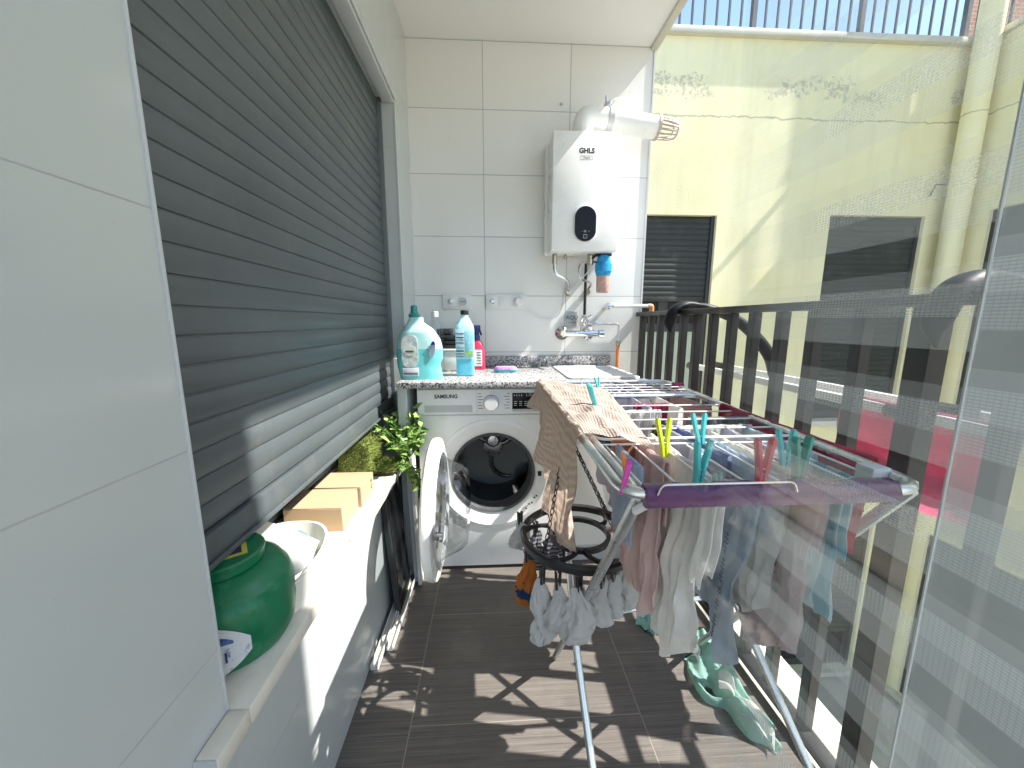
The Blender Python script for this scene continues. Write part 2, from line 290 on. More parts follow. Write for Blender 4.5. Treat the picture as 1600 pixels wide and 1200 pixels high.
# ------------------------------------------------------------------ mesh helpers
class B:
    def __init__(s): s.bm = bmesh.new()
    def add(s, vs, fs):
        v = [s.bm.verts.new(p) for p in vs]
        for f in fs:
            try: s.bm.faces.new([v[i] for i in f])
            except ValueError: pass
        return v
    def merge(s, t):
        mp = {v: s.bm.verts.new(v.co) for v in t.verts}
        for f in t.faces:
            try: s.bm.faces.new([mp[v] for v in f.verts])
            except ValueError: pass
        t.free()
    def box(s, x0, x1, y0, y1, z0, z1, bev=0, seg=2, M=None):
        t = bmesh.new(); bmesh.ops.create_cube(t, size=1)
        for v in t.verts: v.co = Vector(((x0+x1)/2+v.co.x*(x1-x0), (y0+y1)/2+v.co.y*(y1-y0), (z0+z1)/2+v.co.z*(z1-z0)))
        if bev: bmesh.ops.bevel(t, geom=list(t.edges), offset=bev, segments=seg, profile=.5, affect='EDGES')
        if M is not None: t.transform(M)
        s.merge(t); return s
    def tube(s, pts, r, n=10, close=False, cap=True):
        pts = [Vector(p) for p in pts]; k = len(pts)
        rs = r if isinstance(r, (list, tuple)) else [r]*k
        up = None; rings = []
        for i, p in enumerate(pts):
            a = pts[(i-1) % k] if (close or i) else p; b = pts[(i+1) % k] if (close or i < k-1) else p
            t = (b-a).normalized()
            if up is None:
                up = t.orthogonal().normalized()
            else:
                up = (up - t*up.dot(t)); up = up.normalized() if up.length > 1e-6 else t.orthogonal().normalized()
            w = t.cross(up)
            rings.append([p+(up*math.cos(2*math.pi*j/n)+w*math.sin(2*math.pi*j/n))*rs[i] for j in range(n)])
        s.rings(rings, close, cap); return s
    def rings(s, rings, close=False, cap=True):
        n = len(rings[0]); vs = [p for q in rings for p in q]; k = len(rings); fs = []
        for i in range(k if close else k-1):
            i2 = (i+1) % k
            for j in range(n):
                j2 = (j+1) % n; fs.append((i*n+j, i*n+j2, i2*n+j2, i2*n+j))
        if cap and not close: fs.append(tuple(reversed(range(n)))); fs.append(tuple((k-1)*n+j for j in range(n)))
        s.add(vs, fs); return s
    def lathe(s, prof, c=(0, 0, 0), n=32, axis='Z', sx=1, sy=1, cap=True):
        c = Vector(c); rings = []
        for r, h in prof:
            q = []
            for j in range(n):
                a = 2*math.pi*j/n; u, v = math.cos(a)*r*sx, math.sin(a)*r*sy
                q.append(c+(Vector((u, v, h)) if axis == 'Z' else Vector((h, u, v)) if axis == 'X' else Vector((u, h, v))))
            rings.append(q)
        s.rings(rings, False, cap); return s
    def prism(s, o, axis, a, b):
        def P(p, h): return (h, p[0], p[1]) if axis == 'X' else (p[0], h, p[1]) if axis == 'Y' else (p[0], p[1], h)
        n = len(o); vs = [P(p, a) for p in o]+[P(p, b) for p in o]
        fs = [(i, (i+1) % n, n+(i+1) % n, n+i) for i in range(n)]+[tuple(reversed(range(n))), tuple(range(n, 2*n))]
        s.add(vs, fs); return s
    def grid(s, f, nu, nv, uv=False):
        vs = [f(i/nu, j/nv) for j in range(nv+1) for i in range(nu+1)]
        v = s.add(vs, [])
        lay = s.bm.loops.layers.uv.verify() if uv else None
        for j in range(nv):
            for i in range(nu):
                ix = (j*(nu+1)+i, j*(nu+1)+i+1, (j+1)*(nu+1)+i+1, (j+1)*(nu+1)+i)
                fc = s.bm.faces.new([v[q] for q in ix])
                if uv:
                    for lp, (a, b) in zip(fc.loops, ((i, j), (i+1, j), (i+1, j+1), (i, j+1))): lp[lay].uv = (a/nu, b/nv)
        return s
    def xf(s, M): s.bm.transform(M); return s
    def build(s, name, m, parent=None, smooth=True, flip=True):
        if flip: bmesh.ops.recalc_face_normals(s.bm, faces=list(s.bm.faces))
        me = bpy.data.meshes.new(name)
        if parent is not None: s.bm.transform(Matrix.Translation(-wloc(parent)))
        s.bm.to_mesh(me); s.bm.free()
        if smooth: me.shade_smooth(); me.set_sharp_from_angle(angle=R(38))
        me.materials.append(m)
        o = bpy.data.objects.new(name, me); COL.objects.link(o)
        if parent is not None: o.parent = parent
        return o
def wloc(o):
    v = Vector(o.location)
    while o.parent: o = o.parent; v += Vector(o.location)
    return v
def thing(name, label, cat, loc=(0, 0, 0), group=None):
    o = bpy.data.objects.new(name, None); o.empty_display_size = .05; o.location = loc; COL.objects.link(o)
    o['label'] = label; o['category'] = cat
    if group: o['group'] = group
    return o
def tag(o, label, cat, group=None):
    o['label'] = label; o['category'] = cat
    if group: o['group'] = group
    return o
def struct(o, label=None, cat=None):
    o['kind'] = 'structure'
    if label: o['label'] = label; o['category'] = cat
    return o
def fillet(pts, r, seg=6, close=False):
    pts = [Vector(p) for p in pts]; out = []; n = len(pts)
    for i, p in enumerate(pts):
        if not close and i in (0, n-1): out.append(p); continue
        a, b = pts[i-1], pts[(i+1) % n]; da, db = (a-p), (b-p)
        q = min(r, da.length*.48, db.length*.48); A, C = p+da.normalized()*q, p+db.normalized()*q
        for k in range(seg+1):
            t = k/seg; out.append(A*(1-t)**2+p*2*t*(1-t)+C*t*t)
    return out
def rrect(x0, x1, z0, z1, r, seg=6):
    o = []
    for cx, cz, a0 in ((x1-r, z1-r, 0), (x0+r, z1-r, 90), (x0+r, z0+r, 180), (x1-r, z0+r, 270)):
        for k in range(seg+1):
            a = R(a0+90*k/seg); o.append((cx+r*math.cos(a), cz+r*math.sin(a)))
    return o
def text(name, body, size, m, parent, loc, rot=(R(90), 0, 0), ext=.0004, align='CENTER', sx=1, bold=0):
    cu = bpy.data.curves.new('t', 'FONT'); cu.body = body; cu.size = size; cu.extrude = ext; cu.align_x = align; cu.align_y = 'CENTER'; cu.resolution_u = 3; cu.offset = bold
    t = bpy.data.objects.new('t', cu); COL.objects.link(t); dg = bpy.context.evaluated_depsgraph_get()
    me = bpy.data.meshes.new_from_object(t.evaluated_get(dg)); bpy.data.objects.remove(t); bpy.data.curves.remove(cu)
    from mathutils import Euler
    me.transform(Matrix.Translation(Vector(loc)-wloc(parent)) @ Euler(rot).to_matrix().to_4x4() @ Matrix.Scale(sx, 4, (1, 0, 0)))
    me.materials.clear(); me.materials.append(m); me.name = name
    o = bpy.data.objects.new(name, me); COL.objects.link(o); o.parent = parent; return o
def wall_holes(axis, p, th, u0, u1, z0, z1, holes):
    """wall slab whose visible face lies at p and whose body extends th; holes = (ua, ub, za, zb)"""
    b = B(); us = sorted({u0, u1, *[h[0] for h in holes], *[h[1] for h in holes]}); zs = sorted({z0, z1, *[h[2] for h in holes], *[h[3] for h in holes]})
    def P(u, z, d): return (p+d, u, z) if axis == 'X' else (u, p+d, z)
    solid = lambda u, z: not any(h[0] < u < h[1] and h[2] < z < h[3] for h in holes)
    inside = lambda i, j: 0 <= i < len(us)-1 and 0 <= j < len(zs)-1 and solid((us[i]+us[i+1])/2, (zs[j]+zs[j+1])/2)
    def q(*ps): b.add(ps, [(0, 1, 2, 3)])
    for i in range(len(us)-1):
        for j in range(len(zs)-1):
            if not inside(i, j): continue
            a, c, d, e = us[i], us[i+1], zs[j], zs[j+1]
            q(P(a, d, 0), P(c, d, 0), P(c, e, 0), P(a, e, 0)); q(P(a, d, th), P(c, d, th), P(c, e, th), P(a, e, th))
            if not inside(i-1, j): q(P(a, d, 0), P(a, e, 0), P(a, e, th), P(a, d, th))
            if not inside(i+1, j): q(P(c, d, 0), P(c, e, 0), P(c, e, th), P(c, d, th))
            if not inside(i, j-1): q(P(a, d, 0), P(c, d, 0), P(c, d, th), P(a, d, th))
            if not inside(i, j+1): q(P(a, e, 0), P(c, e, 0), P(c, e, th), P(a, e, th))
    bmesh.ops.remove_doubles(b.bm, verts=list(b.bm.verts), dist=1e-5)
    return b
def slats(axis, p, u0, u1, z0, z1, pitch, bulge, sgn):
    """roller shutter curtain: curved slats, one profile swept along u"""
    prof = []; z = z0
    while z < z1-1e-6:
        for k in range(7):
            t = k/6; prof.append((p+sgn*(bulge*(1-(2*t-1)**2)), min(z1, z+.0015+t*(pitch-.005))))
        prof.append((p-sgn*.0025, min(z1, z+pitch-.0032))); prof.append((p-sgn*.0025, min(z1, z+pitch-.0002))); z += pitch
    b = B(); n = len(prof)
    vs = [((a, u, h) if axis == 'X' else (u, a, h)) for u in (u0, u1) for a, h in prof]
    b.add(vs, [(i, i+1, n+i+1, n+i) for i in range(n-1)]); return b

# ================================================================== SETTING
ground = struct(B().box(-12, 24, -14, 30, -3.3, -3.0).build('courtyard_ground', CONC))
fl = B().box(-.40, .80, -3, 2.07, -.12, 0); floor = struct(fl.build('floor', FLOOR))
struct(B().box(.80, .985, -1.2, 2.35, -.20, -.03, .008).build('balcony_edge', CONC), 'pale concrete ledge of the balcony outside the railing', 'ledge')
ce = B().box(-.68, .80, -1.2, 2.19, 2.44, 2.62); ceiling = struct(ce.build('ceiling', CEIL))
trim = B().box(.80, .835, -1.2, 2.19, 2.424, 2.62, .004).build('edge_trim', COPING, ceiling)
B().lathe([(.006, 0), (.0065, -.003), (.003, -.004)], (.735, 1.79, 2.44), 12).build('ceiling_screw', BLACKP, ceiling)

# ---- tiled side wall with the shuttered window
WL = thing('side_wall', 'white tiled wall on the left holding the window with the grey roller shutter', 'wall', (-.4, .5, 0))
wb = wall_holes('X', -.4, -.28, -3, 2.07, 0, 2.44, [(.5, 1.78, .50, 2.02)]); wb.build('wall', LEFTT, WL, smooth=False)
sl = B().box(-.68, -.368, .5015, 1.7785, .494, .5255, .004); sl.box(-.3995, -.368, .435, .5012, .494, .5255, .003); sl.box(-.3995, -.368, 1.7788, 1.80, .494, .5255, .003); sill = sl.build('window_sill', SILL, WL)
B().box(-.3995, -.371, .4325, .4348, .496, .524).build('sill_end_cap', GREYP, sill)
sh = slats('X', -.472, .512, 1.768, .760, 2.10, .0455, .0028, 1); shutter = sh.build('roller_shutter', SHUT, WL)
bb = B().box(-.482, -.462, .512, 1.768, .702, .757, .003); bb.box(-.461, -.454, .512, 1.768, .702, .712, .002); bb.build('bottom_rail', SHUT, shutter)
B().tube([(-.461, .575, .712), (-.458, .575, .745), (-.461, .578, .75)], .0018, 6).build('rail_hook', STEEL, shutter)
for y0, y1 in ((.502, .512), (1.768, 1.779)):
    B().box(-.492, -.452, y0, y1, .527, 2.05, .002).build('shutter_guide', FRAME, WL)
lt = B().box(-.448, -.401, .502, 1.779, 2.004, 2.019, .002); lt.box(-.4005, -.394, .49, 1.795, 2.018, 2.034, .002); lt.build('lintel_trim', GREYP, WL)
B().box(-.405, -.3965, 1.7785, 1.786, .527, 2.017, .001).build('corner_trim', GREYP, WL)
B().box(-.4035, -.3970, .497, .5015, .527, 2.017, .001).build('corner_trim', GREYP, WL)
fr = B(); fr.box(-.640, -.590, .502, 1.778, .5255, .556, .003); fr.box(-.632, -.600, .502, 1.778, .5565, .575, .003); fr.box(-.588, -.580, .502, 1.778, .5255, .534, .001)
fr.box(-.640, -.590, 1.72, 1.778, .5755, 2.0, .003); fr.box(-.640, -.590, .502, .56, .5755, 2.0, .003); fr.box(-.637, -.593, 1.10, 1.16, .5755, 2.0, .003)
wf = fr.build('window_frame', FRAME, WL)
B().box(-.619, -.614, .56, 1.72, .574, 2.0).build('pane', PANE, wf)
rm = B(); rm.add([(-.69, .4, .3), (-.69, 1.9, .3), (-.69, 1.9, 2.1), (-.69, .4, 2.1), (-1.4, .4, .3), (-1.4, 1.9, .3), (-1.4, 1.9, 2.1), (-1.4, .4, 2.1)], [(4, 5, 6, 7), (0, 4, 7, 3), (1, 2, 6, 5), (0, 1, 5, 4), (3, 7, 6, 2)])
rm.build('room_recess', ROOM, WL, smooth=False)

# ---- tiled end wall
WE = thing('end_wall', 'white tiled wall at the far end behind the boiler and counter', 'wall', (.2, 2.07, 0))
we = B().box(-.68, .82, 2.07, 2.19, -.12, 2.44); we.build('wall', BACKT, WE, smooth=False)
B().box(.8155, .8235, 2.064, 2.0695, 0, 2.435).build('corner_trim', GREYP, WE)
B().lathe([(.007, 0), (.008, -.005), (.004, -.012)], (.36, 2.07, 2.168), 10, 'Y').build('wall_plug', GREYP, WE)
# added wall pier out of view, keeps direct sun off the near side wall
tag(B().box(2.2, 2.5, -.42, .285, -3, 5.3, .004).build('sun_block_wall', CEIL, smooth=False), 'unseen pale wall pier added to block the sun at the near end of the balcony', 'wall')

# ---- yellow light well walls
YW = 3.6
def shutter_window(parent, axis, p, u0, u1, z0, z1, zs, sgn, dark=True):
    th = .13
    fr = B(); w = .05
    def bx(b, a0, a1, h0, h1, d0, d1, bev=.004):
        lo, hi = sorted((p+sgn*d0, p+sgn*d1))
        if axis == 'Y': b.box(a0, a1, lo, hi, h0, h1, bev)
        else: b.box(lo, hi, a0, a1, h0, h1, bev)
    bx(fr, u0+.002, u0+w, z0, z1, -.07, -.12); bx(fr, u1-w, u1-.002, z0, z1, -.07, -.12); bx(fr, u0+w, u1-w, z0, z0+.08, -.075, -.118)
    bx(fr, u0+w, u1-w, .9+z0, .98+z0, -.075, -.118); bx(fr, (u0+u1)/2-.05, (u0+u1)/2+.05, z0+.98, z1, -.078, -.116)
    f = fr.build('window_frame', DFRAME, parent)
    g = B(); bx(g, u0+w, u1-w, z0+.98, z1-.01, -.09, -.094, 0); g.build('pane', DARKGL, f)
    g = B(); bx(g, u0+w, u1-w, z0+.08, .9+z0, -.09, -.10, 0); g.build('lower_panel', FROST if zs > .5 or not dark else DARKGL, f)
    s = slats(axis, p-sgn*.055, u0+.02, u1-.02, zs, z1, .052, .007, sgn).build('roller_shutter', SHUT2, parent)
    c = B(); bx(c, u0+.02, u1-.02, zs-.05, zs-.002, -.048, -.062, .003); c.build('bottom_rail', SHUT2, s)
    c = B(); bx(c, u0+.001, u0+.035, z0, z1, -.03, -.069); bx(c, u1-.035, u1-.001, z0, z1, -.03, -.069); c.build('shutter_guide', DFRAME, parent)
    c = B(); bx(c, u0-.05, u1+.05, z0-.06, z0-.001, .05, -.13, .006); c.build('window_sill', COPING, parent)
WY = thing('light_well_wall', 'peeling pale yellow wall facing the balcony with two shuttered windows', 'wall', (2.8, YW, -3))
hy = [(1.25, 2.10, .10, 2.07), (3.20, 4.15, .10, 2.09), (1.25, 2.10, -2.9, -1.02), (3.20, 4.15, -2.9, -1.02)]
wall_holes('Y', YW, .3, -1.5, 4.7, -3, 3.52, hy).build('wall', STUC, WY, smooth=False)
shutter_window(WY, 'Y', YW, *hy[0], 1.34, -1); shutter_window(WY, 'Y', YW, *hy[1], .40, -1); shutter_window(WY, 'Y', YW, *hy[2], -2.0, -1); shutter_window(WY, 'Y', YW, *hy[3], -2.4, -1)
for o in WY.children: pass
B().box(-1.5, 4.36, YW-.05, YW+.32, 3.521, 3.572, .006).build('coping', COPING, WY)
WR = thing('light_well_wall', 'yellow wall on the right side of the light well beyond the downpipe', 'wall', (4.4, 2, -3))
hr = [(2.1, 3.3, .10, 2.07), (2.1, 3.3, -2.9, -1.02)]
wall_holes('X', 4.4, .3, .47, YW, -3, 3.52, hr).build('wall', STUC, WR, smooth=False)
for h, zs in zip(hr, (.4, -2.4)): shutter_window(WR, 'X', 4.4, *h, zs, -1)
B().box(4.365, 4.72, .47, YW+.32, 3.521, 3.572, .006).build('coping', COPING, WR)
DP = thing('downpipe', 'pale yellow painted downpipe in the corner of the light well', 'pipe', (4.27, 3.45, -3))
B().tube([(4.27, 3.45, -3), (4.27, 3.45, 5.2)], .082, 20).build('pipe', STUC, DP)
for z in (-1.6, .4, 2.33, 4.2): B().lathe([(.082, -.02), (.089, -.018), (.089, .018), (.082, .02)], (4.27, 3.45, z), 20, cap=False).build('pipe_clamp', STUC, DP)
B().tube([(4.20, 3.5, 2.34), (4.12, 3.53, 2.35), (4.11, 3.55, 2.28), (4.15, 3.59, 2.27)], .006, 6).build('bracket', DFRAME, DP)
# terrace fences on top of the walls
def fence(name, label, axis, c, u0, u1, step, z0, z1, skip=None):
    t = thing(name, label, 'fence', (u0, c, z0) if axis == 'Y' else (c, u0, z0))
    def bx(u, w, d, a, b, nm):
        q = B()
        if axis == 'Y': q.box(u-w, u+w, c-d, c+d, a, b, .002, 1)
        else: q.box(c-d, c+d, u-w, u+w, a, b, .002, 1)
        q.build(nm, FENCE, t)
    n = int((u1-u0)/step)
    for i in range(n+1):
        big = (i % 9 == 4); bx(u0+i*step, .021 if big else .0085, .021 if big else .0085, z0, z1, 'post' if big else 'bar')
    q = B()
    if axis == 'Y': q.box(u0, u1, c-.02, c+.02, z1+.001, z1+.04, .003)
    else: q.box(c-.02, c+.02, u0, u1, z1+.001, z1+.04, .003)
    q.build('top_rail', FENCE, t); return t
fence('terrace_fence', 'grey metal bar fence along the top of the yellow wall against the sky', 'Y', YW+.13, .9, 4.5, .112, 3.573, 4.60)
fence('terrace_fence', 'grey metal bar fence on top of the right hand wall of the light well', 'X', 4.52, .6, 3.55, .112, 3.573, 4.30)
BR = thing('brick_building', 'red brick building rising behind the terrace fence at the right', 'building', (11.5, 10, -3))
B().prism([(9.3, 8), (16, 8), (16, 13), (15.3, 13)], 'Z', -3, 14).build('wall', BRICK, BR, smooth=False)
B().prism([(9.2, 7.95), (16.1, 7.95), (16.1, 13.1), (15.2, 13.1)], 'Z', 14.001, 14.3).build('roof', COPING, BR)

# ================================================================== RAILING
RX = .82
RL = thing('balcony_railing', 'dark brown metal balcony railing running along the right side', 'railing', (RX, 1.2, 0))
B().box(RX-.026, RX+.026, .30, 2.069, 1.128, 1.150, .003).build('top_rail', RAIL, RL)
B().box(RX-.02, RX+.02, .30, 2.069, .012, .036, .003).build('bottom_rail', RAIL, RL)
for y in (2.03, 1.92, 1.81, 1.70, 1.59, 1.48, 1.37, 1.26, 1.15, 1.035, .925, .80, .67, .54, .42):
    w = .020 if abs(y-.67) < .01 else .0135
    B().box(RX-w, RX+w, y-w, y+w, .0365, 1.1275, .0015, 1).build('baluster', RAIL, RL)
# hook-over clothes airer on the outside
AO = thing('balcony_airer', 'white railed clothes airer hooked over the outside of the railing', 'clothes airer', (1.1, 1.2, .86))
ARMP = mat('matt_black_plastic', (.012, .012, .013), .5, spec=.22, var=.2)
def arm(y, nm):
    pts = [(.770, y, 1.055), (.758, y, 1.095), (.772, y, 1.145), (.81, y, 1.170), (.86, y, 1.172), (.95, y, 1.150), (1.06, y, 1.11), (1.16, y, 1.03), (1.235, y, .94), (1.26, y, .865)]
    pts = fillet(pts, .05, 5); n = len(pts); rings = []
    for i, p in enumerate(pts):
        t = i/(n-1); w = .014+.016*math.sin(math.pi*min(1, t*2.2))*(1 if t < .46 else 0) + (.010 if t > .5 else 0)+.012*t; h = .012+.014*t if t > .5 else .013+.012*(1-t*2)
        tp = math.sqrt(min(1, t/.07+.02)); w *= tp; h *= tp; a = pts[min(n-1, i+1)]-pts[max(0, i-1)]; a.normalize(); nn = Vector((-a.z, 0, a.x))
        rings.append([p+nn*math.cos(2*math.pi*k/12)*h+Vector((0, 1, 0))*math.sin(2*math.pi*k/12)*w*.8 for k in range(12)])
    B().rings(rings).build(nm, ARMP, AO)
arm(1.60, 'hook_arm'); arm(.615, 'hook_arm')
for x in (1.10, 1.25):
    z = .862
    B().box(x-.011, x+.011, .45, 1.98, z-.016, z+.012, .004).build('rail', WIRE, AO)
    for y in (.44, .92, 1.99): B().lathe([(.016, -.05), (.02, -.045), (.02, .045), (.016, .05)], (x, y, z-.003), 12, 'Y').build('end_sleeve', BLACKP, AO)

# ================================================================== WATER HEATER
WH = thing('water_heater', 'white wall mounted gas water heater with oval black display', 'water heater', (.445, 1.95, 1.43))
B().box(.288, .604, 1.862, 2.0, 1.432, 1.957, .006).build('casing', WHITE, WH)
B().box(.276, .612, 2.001, 2.066, 1.44, 1.965, .004).build('back_plate', WHITE, WH)
ds = B(); o = []
for cz, a0 in ((1.582, 0), (1.522, 180)):
    for k in range(17): a = R(a0+180*k/16); o.append((.445+.050*math.cos(a), cz+.048*math.sin(a)))
ds.prism(o, 'Y', 1.846, 1.861); rim = B().prism([(.445+(x-.445)*1.1, 1.552+(z-1.552)*1.06) for x, z in o], 'Y', 1.853, 1.8615)
disp = rim.build('display_rim', WHITE, WH); dg_ = ds.build('display', DARKGL, disp)
text('display_symbols', '-  88  +', .014, mat('display_grey', (.30, .30, .32), .5), disp, (.445, 1.8453, 1.518))
text('display_button', '□', .02, mat('display_grey_dim', (.16, .16, .18), .5), disp, (.445, 1.8453, 1.494)) if False else B().tube([(.437, 1.8455, 1.488), (.453, 1.8455, 1.488), (.453, 1.8455, 1.503), (.437, 1.8455, 1.503)], .0008, 4, close=True).build('display_button', GREYP, disp)
text('badge_text', 'GHLS', .030, INK, WH, (.445, 1.8612, 1.872), sx=1.0, bold=.0012)
bd = B(); bd.tube([(.416, 1.8612, 1.835), (.474, 1.8612, 1.835), (.474, 1.8612, 1.851), (.416, 1.8612, 1.851)], .0007, 4, close=True); bd.build('badge_frame', RUBBER, WH)
text('badge_text', 'Thalos', .012, RUBBER, WH, (.445, 1.8612, 1.843))
fp = fillet([(.445, 1.955, 1.955), (.445, 1.955, 2.062), (.805, 1.955, 2.020)], .085, 10)
flue = B().tube(fp, .050, 24).build('flue_pipe', WHITE, WH)
B().lathe([(.051, 0), (.056, .003), (.056, .022), (.051, .025)], (.445, 1.955, 1.958), 24).build('flue_collar', WHITE, flue)
d = (Vector((.805, 1.955, 2.020))-Vector((.445, 1.955, 2.062))).normalized()
def along(t): return Vector((.445, 1.955, 2.062))+d*t
B().tube([along(.115), along(.14)], .0545, 24).build('flue_clamp', GREYP, flue)
cl = B().box(.545, .575, 1.94, 1.97, 2.098, 2.122, .003); cl.tube([(.555, 1.955, 2.12), (.552, 1.955, 2.152)], .005, 8); cl.build('clamp_screw', STEEL, flue)
B().tube([(.562, 1.95, 2.125), (.60, 1.95, 2.14), (.675, 1.94, 2.143)], .0035, 6).build('clamp_strap', PLAST, flue)
gr = B(); gr.tube([along(.355), along(.368)], .054, 24)
yv = Vector((0, 1, 0)); nv = d.cross(yv).normalized()
for k in range(14):
    a = 2*math.pi*k/14; r_ = yv*math.cos(a)+nv*math.sin(a)
    gr.tube([along(.366)+r_*.046, along(.42)+r_*.043, along(.455)+r_*.034], .0042, 5)
gr.tube([along(.455)+(yv*math.cos(2*math.pi*k/20)+nv*math.sin(2*math.pi*k/20))*.034 for k in range(20)], .004, 5, close=True)
gr.build('flue_grille', mat('weathered_grille', (.50, .42, .36), .5, var=.3, vs=60), flue)
for x, r, h in ((.318, .012, .045), (.372, .008, .02), (.50, .017, .05), (.56, .010, .03)): B().lathe([(r*.7, 0), (r, -.004), (r, -h), (r*.7, -h-.004)], (x, 1.95, 1.4315), 10).build('connector', BRASS, WH)
def hose(pts, r, parent, m=None): B().tube(fillet(pts, .06, 6), r, 8).build('flexible_hose', m or STEEL, parent)
hose([(.318, 1.95, 1.40), (.318, 1.95, 1.34), (.40, 1.99, 1.31), (.412, 2.04, 1.262), (.412, 2.06, 1.258)], .0075, WH)
hose([(.535, 1.95, 1.395), (.44, 1.93, 1.395), (.445, 1.95, 1.31), (.53, 2.0, 1.30), (.515, 2.06, 1.262)], .0065, WH)
for x in (.412, .515): B().lathe([(.014, 0), (.018, -.01), (.014, -.03)], (x, 2.069, 1.255), 10, 'Y').build('wall_valve', BRASS, WH)
FI = thing('water_filter', 'blue topped water filter with pinkish cartridge under the water heater', 'water filter', (.562, 1.93, 1.24))
B().lathe([(.018, 1.425), (.030, 1.415), (.035, 1.395), (.035, 1.385), (.041, 1.382), (.041, 1.345), (.037, 1.34), (.034, 1.325)], (.562, 1.93, 0), 24).build('head', BLUEF, FI)
B().lathe([(.033, 1.326), (.032, 1.25), (.028, 1.243)], (.562, 1.93, 0), 24).build('cartridge', PINKF, FI)
B().tube([(.60, 1.93, 1.428), (.52, 1.93, 1.425), (.505, 1.94, 1.41)], .008, 8).box(.54, .60, 1.92, 1.94, 1.422, 1.434, .003).build('inlet', BLACKP, FI)
GP = thing('gas_pipe', 'black vertical gas pipe with chrome stopcock feeding the orange copper pipe', 'pipe', (.50, 2.03, 1.1))
B().tube([(.50, 2.035, 1.40), (.50, 2.035, 1.135)], .008, 8).build('black_pipe', BLACKP, GP)
va = B().lathe([(.012, -.03), (.018, -.02), (.018, .02), (.012, .03)], (.50, 2.035, 1.105), 12); va.tube([(.50, 2.035, 1.105), (.50, 1.99, 1.115)], .010, 8); va.tube([(.50, 1.99, 1.115), (.525, 1.985, 1.13)], .007, 8); va.build('stopcock', CHROME, GP)
B().tube(fillet([(.505, 2.035, 1.088), (.69, 2.035, 1.088), (.69, 2.035, .99)], .02, 5), .006, 8).build('steel_pipe', STEEL, GP)
B().tube([(.69, 2.035, .995), (.69, 2.035, .55)], .0095, 10).build('copper_pipe', COPPER, GP)
B().lathe([(.012, -.012), (.014, 0), (.012, .012)], (.69, 2.035, .985), 10).build('joint', BRASS, GP)
SP = thing('water_pipe', 'white pipe with chrome valve running along the end wall to an orange elbow', 'pipe', (.73, 2.04, 1.18))
B().tube([(.635, 2.035, 1.180), (.845, 2.035, 1.183)], .0095, 10).build('white_pipe', WIRE, SP)
B().tube(fillet([(.845, 2.035, 1.183), (.866, 2.035, 1.183), (.866, 2.035, 1.15)], .018, 5), .0125, 10).build('elbow', COPPER, SP)
B().tube([(.866, 2.035, 1.15), (.866, 2.035, -.03)], .0095, 10).build('drop_pipe', WIRE, SP)
sv = B(); sv.lathe([(.014, -.012), (.02, -.008), (.02, .008), (.014, .012)], (.625, 2.035, 1.18), 8, 'X'); sv.tube([(.625, 2.068, 1.18), (.625, 1.99, 1.18)], .010, 8); sv.tube([(.608, 1.985, 1.18), (.642, 1.985, 1.18)], .007, 8); sv.build('valve', CHROME, SP)
TP = thing('wall_tap', 'chrome wall mounted mixer tap over the utility sink', 'tap', (.48, 2.0, 1.04))
tb = B(); tb.tube([(.39, 2.0, 1.037), (.565, 2.0, 1.037)], .016, 14); tb.build('body', CHROME, TP)
for x in (.385, .53):
    B().lathe([(.036, 0), (.036, -.004), (.018, -.02), (.018, -.07)], (x, 2.0685, 1.037), 20, 'Y').build('wall_flange', CHROME, TP)
B().lathe([(.014, 0), (.021, .004), (.021, .03), (.012, .034)], (.566, 2.0, 1.037), 14, 'X').build('knob', CHROME, TP)
B().tube(fillet([(.475, 1.99, 1.05), (.475, 1.985, 1.12), (.475, 1.93, 1.13), (.475, 1.86, 1.10)], .03, 5), .008, 10).build('spout', CHROME, TP)
ST = thing('blister_pack', 'clear plastic pack with black Aqua lettering hanging above the tap', 'packet', (.44, 2.05, 1.10))
B().box(.395, .470, 2.052, 2.066, 1.062, 1.155, .004).build('plastic_shell', see_through('blister_film', (.96, .97, .98), .0), ST)
B().box(.400, .465, 2.066, 2.0675, 1.066, 1.15).build('card', LABELW, ST)
text('lettering', 'AQU', .03, INK, ST, (.435, 2.0512, 1.12)); text('lettering', 'a  stop', .014, INK, ST, (.438, 2.0512, 1.096))
# sockets
def socket(x0, x1, label, parts):
    t = thing('wall_socket', label, 'socket', ((x0+x1)/2, 2.065, 1.2))
    B().box(x0, x1, 2.058, 2.0692, 1.165, 1.243, .003).build('plate', PLAST, t)
    for kind, x in parts:
        if kind == 'tv':
            B().box(x-.025, x+.025, 2.0555, 2.0578, 1.18, 1.229, .001).build('insert', PLAST, t)
            B().lathe([(.014, 0), (.014, -.002), (.011, -.003), (.004, -.003), (.004, -.008)], (x, 2.0554, 1.204), 18, 'Y').build('aerial_port', STEEL, t)
        elif kind == 'pw':
            B().box(x-.025, x+.025, 2.0555, 2.0578, 1.18, 1.229, .001).build('insert', PLAST, t)
            B().lathe([(.020, 0), (.020, -.003), (.017, -.003), (.017, -.0005), (.0, -.0005)], (x, 2.0552, 1.204), 24, 'Y').build('outlet', GREYP, t)
            q = B(); [q.lathe([(.0028, 0), (.0028, -.001)], (x+dx, 2.0544, 1.204), 8, 'Y') for dx in (-.009, 0, .009)]; q.build('pin_holes', INK, t)
        else:
            B().box(x-.030, x+.030, 2.0555, 2.0578, 1.18, 1.229, .001).build('insert', PLAST, t)
    return t
socket(-.255, -.108, 'white double socket on the end wall behind the blue bottle', [('tv', -.215), ('pw', -.148)])
socket(-.028, .180, 'white triple socket on the end wall with a round plug in it', [('tv', .006), ('bl', .072), ('pw', .145)])
PG = thing('plug', 'white round plug with a thin white cable looping right', 'plug', (.145, 2.04, 1.205))
